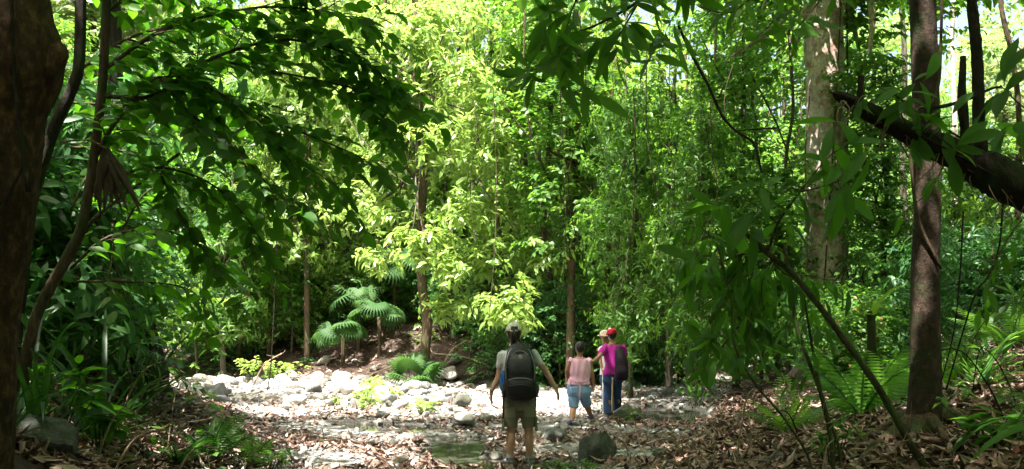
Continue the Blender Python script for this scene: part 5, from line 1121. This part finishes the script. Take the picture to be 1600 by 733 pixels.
M_ = {
 'skin': plain('skin_light', (.42, .24, .17), .55, .08, 40, .1, .35), 'skin2': plain('skin_tan', (.34, .17, .10), .55, .08, 40, .1, .35), 'black': plain('black_cloth', (.012, .012, .013), .7, .3, 60, .3),
 'lip': plain('lip', (.3, .12, .1), .5, .1), 'hair': plain('hair_dark', (.02, .011, .007), .45, .5, 60, .8, .4), 'hair2': plain('hair_black', (.012, .008, .007), .45, .5, 60, .8, .4),
 'tee': plain('tshirt_grey', (.55, .56, .60), .9, .06, 50, .1), 'khaki': plain('khaki_cloth', (.21, .20, .14), .9, .12, 90, .2), 'tan': plain('tan_cloth', (.30, .27, .20), .9, .08),
 'cap': plain('cap_beige', (.62, .59, .53), .9, .07, 60, .15), 'pack': plain('pack_black', (.014, .014, .016), .6, .35, 45, .4, .3), 'pack2': plain('pack_charcoal', (.05, .052, .056), .6, .2, 60, .3, .3),
 'grey': plain('trim_grey', (.25, .26, .28), .6, .1), 'blue': plain('bottle_blue', (.02, .12, .5), .3, .05, 10, 0, .5), 'pink': plain('pink_cloth', (.78, .43, .60), .9, .07, 60, .15), 'pink2': plain('pink_sash', (.70, .42, .55), .9, .05),
 'denim': plain('denim_blue', (.22, .35, .60), .9, .18, 70, .25), 'navy': plain('jeans_navy', (.028, .055, .14), .9, .2, 60, .25), 'mag': plain('magenta_cloth', (.44, .025, .30), .9, .08, 50, .15),
 'red': plain('red_cap', (.55, .01, .035), .8, .1, 60, .15), 'white': plain('white_cloth', (.68, .69, .70), .85, .05), 'cream': plain('straw_hat', (.55, .48, .38), .9, .12, 120, .3), 'plum': plain('pack_plum', (.025, .014, .028), .6, .3, 50, .35),
 'shoe': plain('boot_grey', (.12, .115, .11), .8, .2), 'shoeb': plain('shoe_blue', (.02, .035, .15), .7, .1), 'wood': plain('pale_wood', (.5, .36, .22), .7, .15, 20, .3), 'sole': plain('sole', (.05, .05, .05), .8, .1), 'sock': plain('sock', (.3, .3, .32), .9, .1),
}
def shoe(parent, an, f, m, s=1.0, zg=None):
    f = np.array([*f, 0.]); f /= np.linalg.norm(f); r = np.array([f[1], -f[0], 0]); R = np.stack([r, f, [0, 0, 1.]], 1); an = np.array(an, float); z = an[2]-.075 if zg is None else zg
    b = np.array([an[0], an[1], z]); mb = MB(); limb(mb, [an+[0, 0, .03], b+[0, 0, .05]], [.045*s, .045*s]); ell(mb, b-f*.02+[0, 0, .035], [.042*s, .06*s, .04*s], R); ell(mb, b+f*.09*s+[0, 0, .025], [.046*s, .10*s, .036*s], R)
    o = fuse(mb, 'shoe', .008, parent, m, 3); mb = MB(); loft(mb, [(b+f*.05*s, .05*s, .145*s), (b+f*.05*s+[0, 0, .018], .05*s, .145*s)], f); mb.build('sole', M_['sole'], o)
def dome(mb, H, R, rx, ry, rz, z0=0., open_back=False, seg=32, rings=12):
    V = []; Q = []
    for i in range(rings+1):
        e = math.pi/2*i/rings
        for j in range(seg): a = 2*math.pi*j/seg; k = 1+.012*math.cos(6*a); V.append([rx*math.cos(a)*math.cos(e)*k, ry*math.sin(a)*math.cos(e)*k, z0+rz*math.sin(e)])
    for i in range(rings):
        for j in range(seg):
            back = abs((j/seg)-.75) < .095
            if open_back and back and i < 4 and math.hypot((j/seg-.75)/.095, i/4) < 1: continue
            Q.append([i*seg+j, i*seg+(j+1) % seg, (i+1)*seg+(j+1) % seg, (i+1)*seg+j])
    mb.add(np.array(V)@R.T+H, None, Q)
def thicken(o, t=.003):
    md = o.modifiers.new('thickness', 'SOLIDIFY'); md.thickness = t
# --- woman with the big backpack
Y = 9.95
def q(px, py, dy=0, Yb=None): Yq = (Yb or Y)+dy; return np.array(P(px, py, Yq))
zf = float(gz(PX(812, Y), Y)); root = empty('person', (PX(812, Y), Y, zf), 'woman in grey T-shirt and khaki shorts wearing a large black backpack and pale cap', 'person', 'hikers in the creek bed')
J = dict(head=q(803, 521), neck=q(803.5, 536), shL=q(785.5, 555), shR=q(832, 554), elL=q(779, 590, .0), wrL=q(768, 611, -.06), hdL=q(767, 624, -.04), elR=q(853, 580, .02), wrR=q(868, 606, -.02), hdR=q(875, 624, .0),
         pelvis=q(812, 624), hipL=q(802, 632), hipR=q(822, 632), knL=q(798.5, 675, .02), knR=q(826, 675, .02), anL=q(797, 719), anR=q(828, 719, .03))
body, R, H = human_body(J, (0, 1), root, M_['skin'], .0055, 1.0, .93, hand_n={'L': np.array([.9, .2, 0]), 'R': np.array([-.6, .2, -.5])}, curl=(.5, .65))
J = {k: np.array(v) for k, v in J.items()}
C = (J['shL']+J['shR'])/2; mb = MB(); up = np.array([0, 0, 1.])
loft(mb, [(C+up*.06, .065, .06), (C+up*.045, .14, .085), (C-up*.03, .185, .115), (C-up*.18, .175, .13), (C-up*.34, .165, .13), (J['pelvis']+up*.06, .18, .14), (J['pelvis']-up*.005, .188, .145)], (0, 1))
for k in 'LR': a, b_ = J['sh'+k], J['el'+k]; limb(mb, [a+up*.0, a*.55+b_*.45], [.062, .06])
fuse(mb, 'tshirt', .009, root, M_['tee'], 3, folds(.0055, 34, 9))
mb = MB(); P0 = J['pelvis']; loft(mb, [(P0+up*.045, .182, .135), (P0-up*.02, .19, .14), (P0-up*.09, .19, .14), (P0-up*.125, .15, .11)], (0, 1))
for k in 'LR': a, b_ = J['hip'+k], J['kn'+k]; sx = -1 if k == 'L' else 1; e = a*.17+b_*.83; tube(mb, [a+[sx*.004, 0, 0], a*.5+b_*.5+[sx*.012, 0, 0], e+[sx*.012, 0, 0]], [.098, .088, .083], 22, n=14)
sh = fuse(mb, 'shorts', .009, root, M_['khaki'], 3, folds(.007, 24, 11, 1))
for x, z, w_, h_ in ((-.10, -.135, .105, .11), (.10, -.135, .105, .11), (-.185, -.27, .03, .16), (.185, -.27, .03, .16)):
    mb = MB(); c = P0+[x*1., -.148 if abs(x) < .15 else -.02, z]; box(mb, c, (w_, .012 if w_ > .05 else .12, h_)); o = mb.build('pocket', M_['khaki'], root, False); bv = o.modifiers.new('b', 'BEVEL'); bv.width = .005; bv.segments = 2
mb = MB(); loft(mb, [(P0+up*.05, .187, .142), (P0+up*.012, .193, .146)], (0, 1)); mb.build('belt', M_['tan'], root)
for k in 'LR':
    an = J['an'+k]; mb = MB(); limb(mb, [an+up*.05, an-up*.02], [.044, .046]); mb.build('sock', M_['sock'], root); shoe(root, an, (-.15 if k == 'L' else .2, 1), M_['shoe'], 1.02, zf-.005)
mb = MB(); ell(mb, H+[0, -.006, .02], [.083, .098, .108]); ell(mb, H+[0, -.045, -.03], [.07, .05, .07]); fuse(mb, 'hair', .006, root, M_['hair'], 3, folds(.002, 20, 60))
mb = MB(); limb(mb, [H+[.0, -.09, .035], H+[-.002, -.125, -.0], H+[-.004, -.12, -.07], H+[.002, -.10, -.14], H+[.006, -.095, -.19]], [.02, .034, .036, .028, .010], n=26); fuse(mb, 'ponytail', .006, root, M_['hair'], 2, folds(.004, 12, 80))
mb = MB(); dome(mb, H+np.array([0, 0, .025]), R, .092, .108, .105, 0, True); cp = mb.build('cap', M_['cap'], root); thicken(cp)
mb = MB(); ang = np.linspace(.25, math.pi-.25, 14); V = []
for a in ang: V += [[.09*math.cos(a), .105*math.sin(a), .028], [.085*math.cos(a), .105*math.sin(a)+.075*math.sin(a)**.5, .012]]
mb.add(np.array(V)+H, None, [[2*i, 2*i+1, 2*i+3, 2*i+2] for i in range(13)]); thicken(mb.build('brim', M_['cap'], cp))
mb = MB(); box(mb, H+[0, -.108, .028], (.09, .006, .018)); mb.build('strap', M_['cap'], cp); mb = MB(); ell(mb, H+[0, 0, .131], [.009, .009, .005], n=1); mb.build('button', M_['cap'], cp)
# backpack
BC = q(812.5, 581); by = Y-.13
def pk(x, z, y=0): return np.array([BC[0]+x, by+y, BC[2]+z])
bp = empty('backpack', (0, 0, 0), None, None); bp.parent = root
mb = MB(); loft(mb, [(pk(.0, -.31, -.07), .105, .06), (pk(0, -.27, -.09), .155, .11), (pk(0, -.1, -.10), .172, .125), (pk(-.002, .08, -.10), .168, .12), (pk(-.005, .21, -.085), .145, .10), (pk(-.008, .29, -.06), .10, .07), (pk(-.01, .325, -.04), .05, .04)], (0, 1), 36)
pb = fuse(mb, 'pack_body', .009, bp, M_['pack'], 5, folds(.003, 22, 8, 2))
mb = MB(); loft(mb, [(pk(0, -.27, -.17), .10, .03), (pk(0, -.23, -.19), .145, .055), (pk(0, -.13, -.20), .15, .06), (pk(0, -.07, -.19), .12, .03)], (0, 1), 30); fuse(mb, 'front_pocket', .009, bp, M_['pack'], 4, folds(.002, 30, 12, 3))
mb = MB(); loft(mb, [(pk(0, -.03, -.19), .10, .02), (pk(0, .03, -.205), .125, .035), (pk(-.003, .14, -.20), .12, .035), (pk(-.005, .22, -.16), .08, .02)], (0, 1), 30); fuse(mb, 'front_pocket', .009, bp, M_['pack2'], 4, folds(.003, 26, 12, 5))
def pipe(pts, r, m, name='piping', flat=1.0):
    mb = MB(); tube(mb, [pk(*p) for p in pts], [r]*len(pts), 8, n=30, flat=flat); mb.build(name, M_[m], bp)
pipe([(-.14, -.20, -.14), (-.158, -.02, -.17), (-.15, .12, -.16), (-.115, .235, -.13), (-.05, .295, -.10), (.03, .297, -.10), (.10, .24, -.13), (.145, .12, -.16), (.158, -.02, -.17), (.14, -.20, -.14)], .0055, 'grey')
pipe([(-.13, -.075, -.235), (-.06, -.055, -.262), (.06, -.055, -.262), (.13, -.075, -.235)], .005, 'grey', 'zip'); pipe([(-.10, .19, -.205), (-.04, .235, -.19), (.03, .235, -.19), (.09, .19, -.205)], .004, 'grey', 'zip')
pipe([(-.12, -.14, -.245), (0, -.125, -.268), (.12, -.14, -.245)], .004, 'pack2', 'zip')
pipe([(-.03, .30, -.07), (-.035, .345, -.03), (.015, .348, -.03), (.015, .30, -.07)], .009, 'pack', 'carry_handle', .5)
for s_ in (-1, 1):
    pipe([(s_*.10, .27, -.05), (s_*.12, .285, .04), (s_*.125, .25, .14), (s_*.14, .12, .22), (s_*.155, -.02, .2), (s_*.165, -.18, .06)], .022, 'pack', 'shoulder_strap', .35)
    pipe([(s_*.168, .05, -.06), (s_*.175, .052, -.12), (s_*.13, .06, -.215)], .008, 'pack2', 'compression_strap', .4); pipe([(s_*.168, -.10, -.06), (s_*.17, -.10, -.13), (s_*.13, -.09, -.235)], .008, 'pack2', 'compression_strap', .4)
    mb = MB(); loft(mb, [(pk(s_*.165, -.27, -.05), .03, .06), (pk(s_*.175, -.20, -.05), .035, .075), (pk(s_*.172, -.12, -.05), .032, .072)], (0, 1)); mb.build('side_pocket', M_['pack2'], bp)
pipe([(-.175, -.19, -.12), (-.185, -.28, -.13), (-.183, -.42, -.13), (-.188, -.50, -.12)], .011, 'pack', 'loose_strap', .45)
for s_ in (-1, 1): pipe([(s_*.15, -.27, .0), (s_*.19, -.27, .05), (s_*.19, -.28, .14), (s_*.10, -.29, .23), (0, -.29, .24)], .02, 'pack', 'hip_belt', .4)
mb = MB(); e0 = pk(.0, .175, -.238)          # little pale emblem: an antlered head in a ring
for pts in ([(-.011, .012), (-.004, .002), (0, -.012), (.004, .002), (.011, .012)], [(-.007, .016), (-.006, .007), (-.013, .004)], [(.007, .016), (.006, .007), (.013, .004)]): tube(mb, [e0+[x, 0, z] for x, z in pts], [.0022]*len(pts), 6)
a = np.linspace(0, 6.283, 20); tube(mb, [e0+[.021*math.cos(t), .002, .021*math.sin(t)] for t in a], [.0015]*20, 5, cap=False); mb.build('emblem', M_['white'], bp)
mb = MB(); c = pk(-.187, -.10, -.05); tube(mb, [c-up*.10, c-up*.08, c+up*.07, c+up*.095, c+up*.10, c+up*.125], [.03, .035, .035, .024, .02, .02], 18); mb.build('bottle', M_['blue'], bp); finish(root)
bpy.context.view_layer.update()
# --- woman in the pink blouse
Y = 15.2; zf = float(gz(PX(893, 14.9), 14.9)); root = empty('person', (PX(904, Y), Y, zf), 'woman in pink sleeveless blouse and blue denim shorts stepping across the creek bed', 'person', 'hikers in the creek bed')
J = dict(head=q(906.2, 544.5), neck=q(906.2, 555), shL=q(892.5, 563), shR=q(920.5, 563), elL=q(885.8, 580, .0), wrL=q(888, 596, .16), hdL=q(889.5, 602, .22), elR=q(925, 582, -.02), wrR=q(927.3, 600, .03), hdR=q(928.3, 610, .05),
         pelvis=q(904.2, 606), hipL=q(897.5, 612), hipR=q(911.5, 612), knL=q(896, 638, -.05), knR=q(917, 633, .22), anL=q(891.8, 665, -.35), anR=q(924, 652, .42))
body, R, H = human_body(J, (.05, 1), root, M_['skin2'], .0075, .98, 1.04, face=(.55, 1), curl=(.5, .4), hand_n={'R': np.array([-1, 0, 0.]), 'L': np.array([1, 0, 0.])})
J = {k: np.array(v) for k, v in J.items()}; C = (J['shL']+J['shR'])/2; P0 = J['pelvis']; mb = MB()
loft(mb, [(C+up*.03, .085, .08), (C+up*.015, .135, .10), (C-up*.05, .178, .125), (C-up*.18, .185, .14), (C-up*.28, .178, .135), (P0+up*.13, .185, .14), (P0+up*.055, .203, .155)], (0, 1))
for k in 'LR': ell(mb, J['sh'+k]+[.004 if k == 'L' else -.004, 0, -.01], [.062, .07, .06])
fuse(mb, 'blouse', .009, root, M_['pink'], 3, folds(.007, 14, 26, 4))
mb = MB(); a = np.linspace(0, 6.283, 30); tube(mb, [C+[.085*math.cos(t), .085*math.sin(t), .034+.005*math.sin(t*9)] for t in a], [.009]*30, 8, cap=False); mb.build('gathered_neckline', M_['pink'], root)
mb = MB(); w0 = P0+[0, -.15, .10]
tube(mb, [w0+[-.17, .06, .06], w0+[-.09, -.005, .03], w0+[0, -.01, .0], w0+[.09, -.005, .02], w0+[.17, .06, .07]], [.007]*5, 6, n=20); tube(mb, [w0, w0+[.004, -.015, -.10], w0+[-.006, -.012, -.21], w0+[-.004, -.01, -.29]], [.010, .009, .009, .008], 6, n=20, flat=.4); tube(mb, [w0, w0+[.016, -.015, -.10], w0+[.006, -.012, -.24]], [.010, .009, .008], 6, n=20, flat=.4)
for s_ in (-1, 1): tube(mb, [w0, w0+[s_*.03, -.015, .02], w0+[s_*.04, -.015, -.01], w0], [.006]*4, 6, n=14)
mb.build('sash', M_['pink2'], root)
mb = MB(); loft(mb, [(P0+up*.10, .172, .13), (P0+up*.03, .195, .145), (P0-up*.06, .212, .165), (P0-up*.13, .195, .15), (P0-up*.17, .14, .12)], (0, 1))
for k in 'LR': a, b_ = J['hip'+k], J['kn'+k]; tube(mb, [a, a*.5+b_*.5, a*.02+b_*.98], [.108, .096, .082], 22, n=14)
fuse(mb, 'denim_shorts', .009, root, M_['denim'], 3, folds(.006, 30, 10, 2))
for x in (-.09, .09): mb = MB(); box(mb, P0+[x, -.158, -.03], (.10, .012, .10)); o = mb.build('pocket', M_['denim'], root, False); bv = o.modifiers.new('b', 'BEVEL'); bv.width = .005
mb = MB(); ell(mb, H+[-.004, -.008, .022], [.083, .098, .105]); ell(mb, H+[-.01, -.055, .01], [.062, .055, .07]); fuse(mb, 'hair', .006, root, M_['hair2'], 3, folds(.003, 30, 60))
mb = MB(); 
for s_ in (-1, 1): ell(mb, H+R@np.array([s_*.035, .075, .10]), [.03, .014, .02], R, 1)
tube(mb, [H+R@np.array(v) for v in ([-.085, .0, .05], [-.08, .06, .09], [0, .085, .10], [.08, .06, .09], [.085, .0, .05])], [.005]*5, 6, n=16); mb.build('sunglasses', M_['black'], root)
shoe(root, J['anL'], (0, 1), M_['shoeb'], .9, zf); shoe(root, J['anR'], (.2, 1), M_['shoeb'], .9, float(gz(J['anR'][0], J['anR'][1]))-.0); finish(root)
# --- man in magenta
Y = 16.1; zf = J_z = float(gz(PX(957, Y), Y)); root = empty('person', (PX(957, Y), Y, zf), 'man in magenta T-shirt, jeans and red cap with dark rucksack, one arm stretched left', 'person', 'hikers in the creek bed')
J = dict(head=q(956, 523), neck=q(957, 533), shL=q(945.8, 543.5), shR=q(973, 544.5), elL=q(936, 557.5, -.32), wrL=q(929, 563, -.52), hdL=q(922.5, 563.5, -.66), elR=q(977.5, 563, .08), wrR=q(972, 577, .28), hdR=q(966, 578, .36),
         pelvis=q(957.5, 589), hipL=q(952, 595), hipR=q(963.5, 595), knL=q(951, 619, .0), knR=q(964.5, 618, .05), anL=q(950.5, 645, -.05), anR=q(965, 642, .2))
body, R, H = human_body(J, (-.25, 1), root, M_['skin2'], .0075, 1.0, 1.0, face=(-.35, 1), curl=(.3, .9), hand_n={'L': np.array([0, .3, -1.]), 'R': np.array([-1, 0, 0.])})
J = {k: np.array(v) for k, v in J.items()}; C = (J['shL']+J['shR'])/2; P0 = J['pelvis']; mb = MB()
loft(mb, [(C+up*.06, .07, .065), (C+up*.035, .14, .09), (C-up*.05, .185, .125), (C-up*.22, .178, .13), (C-up*.36, .175, .135), (P0+up*.09, .182, .14), (P0+up*.04, .188, .145)], (-.2, 1))
limb(mb, [J['shL'], J['shL']*.45+J['elL']*.55], [.07, .07]); limb(mb, [J['shR'], J['shR']*.45+J['elR']*.55], [.068, .07])
fuse(mb, 'tshirt', .009, root, M_['mag'], 3, folds(.008, 22, 10, 1))
mb = MB(); loft(mb, [(P0+up*.08, .165, .13), (P0, .18, .14), (P0-up*.09, .178, .145), (P0-up*.15, .14, .12)], (-.2, 1))
for k in 'LR': a, b_, c = J['hip'+k], J['kn'+k], J['an'+k]; tube(mb, [a, a*.5+b_*.5, b_, b_*.5+c*.5, c-up*.02], [.100, .090, .078, .074, .074], 22, n=30)
fuse(mb, 'jeans', .009, root, M_['navy'], 3, folds(.008, 26, 8, 3))
for k in 'LR': shoe(root, J['an'+k], (-.2, 1), M_['shoe'], 1.05, zf)
mb = MB(); ell(mb, H+[0, -.012, -.005], [.080, .09, .085]); fuse(mb, 'hair', .006, root, M_['hair2'], 3, folds(.002, 30, 60))
mb = MB(); dome(mb, H+np.array([0, 0, .005]), R, .100, .115, .115, 0, True); cp = mb.build('cap', M_['red'], root); thicken(cp)
mb = MB(); V = []
for a in ang: V += [[.098*math.cos(a), .112*math.sin(a), .012], [.09*math.cos(a), .112*math.sin(a)+.075*math.sin(a)**.5, -.005]]
mb.add(np.array(V)@R.T+H, None, [[2*i, 2*i+1, 2*i+3, 2*i+2] for i in range(13)]); thicken(mb.build('brim', M_['red'], cp))
mb = MB(); dome(mb, H+np.array([-.03, .005, .075]), R, .045, .05, .050); mb.build('front_panel', M_['white'], cp)
bp = empty('rucksack', (0, 0, 0), None, None); bp.parent = root
BC = q(968, 567); by = Y-.14; mb = MB(); loft(mb, [(pk(.01, -.32, -.04), .06, .05), (pk(.01, -.28, -.06), .115, .08), (pk(.01, -.12, -.08), .128, .10), (pk(.0, .08, -.07), .11, .085), (pk(-.015, .22, -.045), .075, .055), (pk(-.025, .30, -.02), .035, .03)], (-.1, 1), 30)
fuse(mb, 'pack_body', .009, bp, M_['plum'], 5, folds(.004, 20, 10, 2)); mb = MB(); loft(mb, [(pk(.01, -.26, -.14), .07, .03), (pk(.01, -.16, -.16), .095, .045), (pk(.005, -.05, -.15), .08, .03)], (0, 1)); fuse(mb, 'front_pocket', .009, bp, M_['plum'], 4)
pipe([(-.02, .28, -.03), (-.07, .30, .06), (-.10, .24, .17)], .016, 'plum', 'shoulder_strap', .35); pipe([(.0, .28, -.03), (.045, .29, .08), (.07, .22, .2)], .016, 'plum', 'shoulder_strap', .35); pipe([(-.09, -.18, -.06), (-.10, -.02, -.10), (-.07, .14, -.09), (-.02, .24, -.07)], .004, 'grey', 'zip')
finish(root)
mb = MB(); b0 = q(956.2, 644, -.12); tube(mb, [b0, q(956.8, 612, -.13), q(957.5, 590, -.14)], [.017, .017, .016], 10, n=14, noise=.05); tag(mb.build('walking_stick', M_['wood']), 'pale wooden walking stick standing behind the legs of the man in magenta', 'walking stick')
# --- person in the pale hat, half hidden
Y = 16.85; zf = float(gz(PX(948, Y), Y)); root = empty('person', (PX(949, Y), Y, zf), 'person in brimmed straw hat and white shirt half hidden behind the man in magenta', 'person', 'hikers in the creek bed')
J = dict(head=q(944.5, 526), neck=q(946, 535), shL=q(962, 545), shR=q(939.5, 545), elL=q(966, 564), wrL=q(960, 580, -.2), elR=q(938, 562, -.02), wrR=q(941, 577, -.10), hdR=q(942, 583, -.14), pelvis=q(950, 588), hipL=q(956, 594), hipR=q(945.5, 594), knL=q(956, 616), knR=q(946, 616), anL=q(956, 638), anR=q(947, 638))
body, R, H = human_body(J, (-.15, -1), root, M_['skin2'], .0075, .95, .92, curl=(.6, .9), hand_n={'R': np.array([1, 0, 0.]), 'L': np.array([-1, 0, 0.])})
J = {k: np.array(v) for k, v in J.items()}; C = (J['shL']+J['shR'])/2; P0 = J['pelvis']; mb = MB()
loft(mb, [(C+up*.055, .065, .06), (C+up*.03, .12, .085), (C-up*.05, .155, .11), (C-up*.25, .15, .12), (P0+up*.03, .16, .13)], (0, 1))
for k in 'LR': limb(mb, [J['sh'+k], J['sh'+k]*.4+J['el'+k]*.6], [.06, .058])
fuse(mb, 'shirt', .010, root, M_['white'], 3, folds(.004, 24, 12, 6)); mb = MB(); loft(mb, [(P0+up*.05, .15, .12), (P0-up*.08, .16, .13), (P0-up*.14, .12, .1)], (0, 1))
for k in 'LR': a, b_, c = J['hip'+k], J['kn'+k], J['an'+k]; tube(mb, [a, b_, c-up*.02], [.09, .072, .068], 20, n=24)
fuse(mb, 'trousers', .010, root, M_['navy'], 3, folds(.004, 28, 8, 3))
for k in 'LR': shoe(root, J['an'+k], (0, -1), M_['shoe'], 1, zf)
mb = MB(); ell(mb, H+[0, .012, .018], [.080, .088, .098]); fuse(mb, 'hair', .007, root, M_['hair2'], 2)
mb = MB(); dome(mb, H+np.array([0, 0, .035]), R, .09, .10, .095); ht = mb.build('hat', M_['cream'], root); thicken(ht)
mb = MB(); a = np.linspace(0, 2*math.pi, 36, endpoint=False); V = np.concatenate([np.stack([.088*np.cos(a), .098*np.sin(a), 0*a+.037], 1), np.stack([.125*np.cos(a), .135*np.sin(a), .03+0*a], 1), np.stack([.138*np.cos(a), .15*np.sin(a), .012+.012*np.cos(2*a)], 1)])+H
mb.add(V, None, [[i+k*36, (i+1) % 36+k*36, (i+1) % 36+k*36+36, i+k*36+36] for k in range(2) for i in range(36)]); thicken(mb.build('brim', M_['cream'], ht)); finish(root)
mb = MB(); h0 = J['hdR']; b0 = np.array([h0[0], h0[1], float(gz(h0[0], h0[1]))]); tube(mb, [b0, (b0+h0)/2, h0+[.0, 0, .10]], [.013, .013, .012], 9, n=12, noise=.05); tag(mb.build('walking_stick', M_['white']), 'thin white walking stick held by the person in the straw hat', 'walking stick')
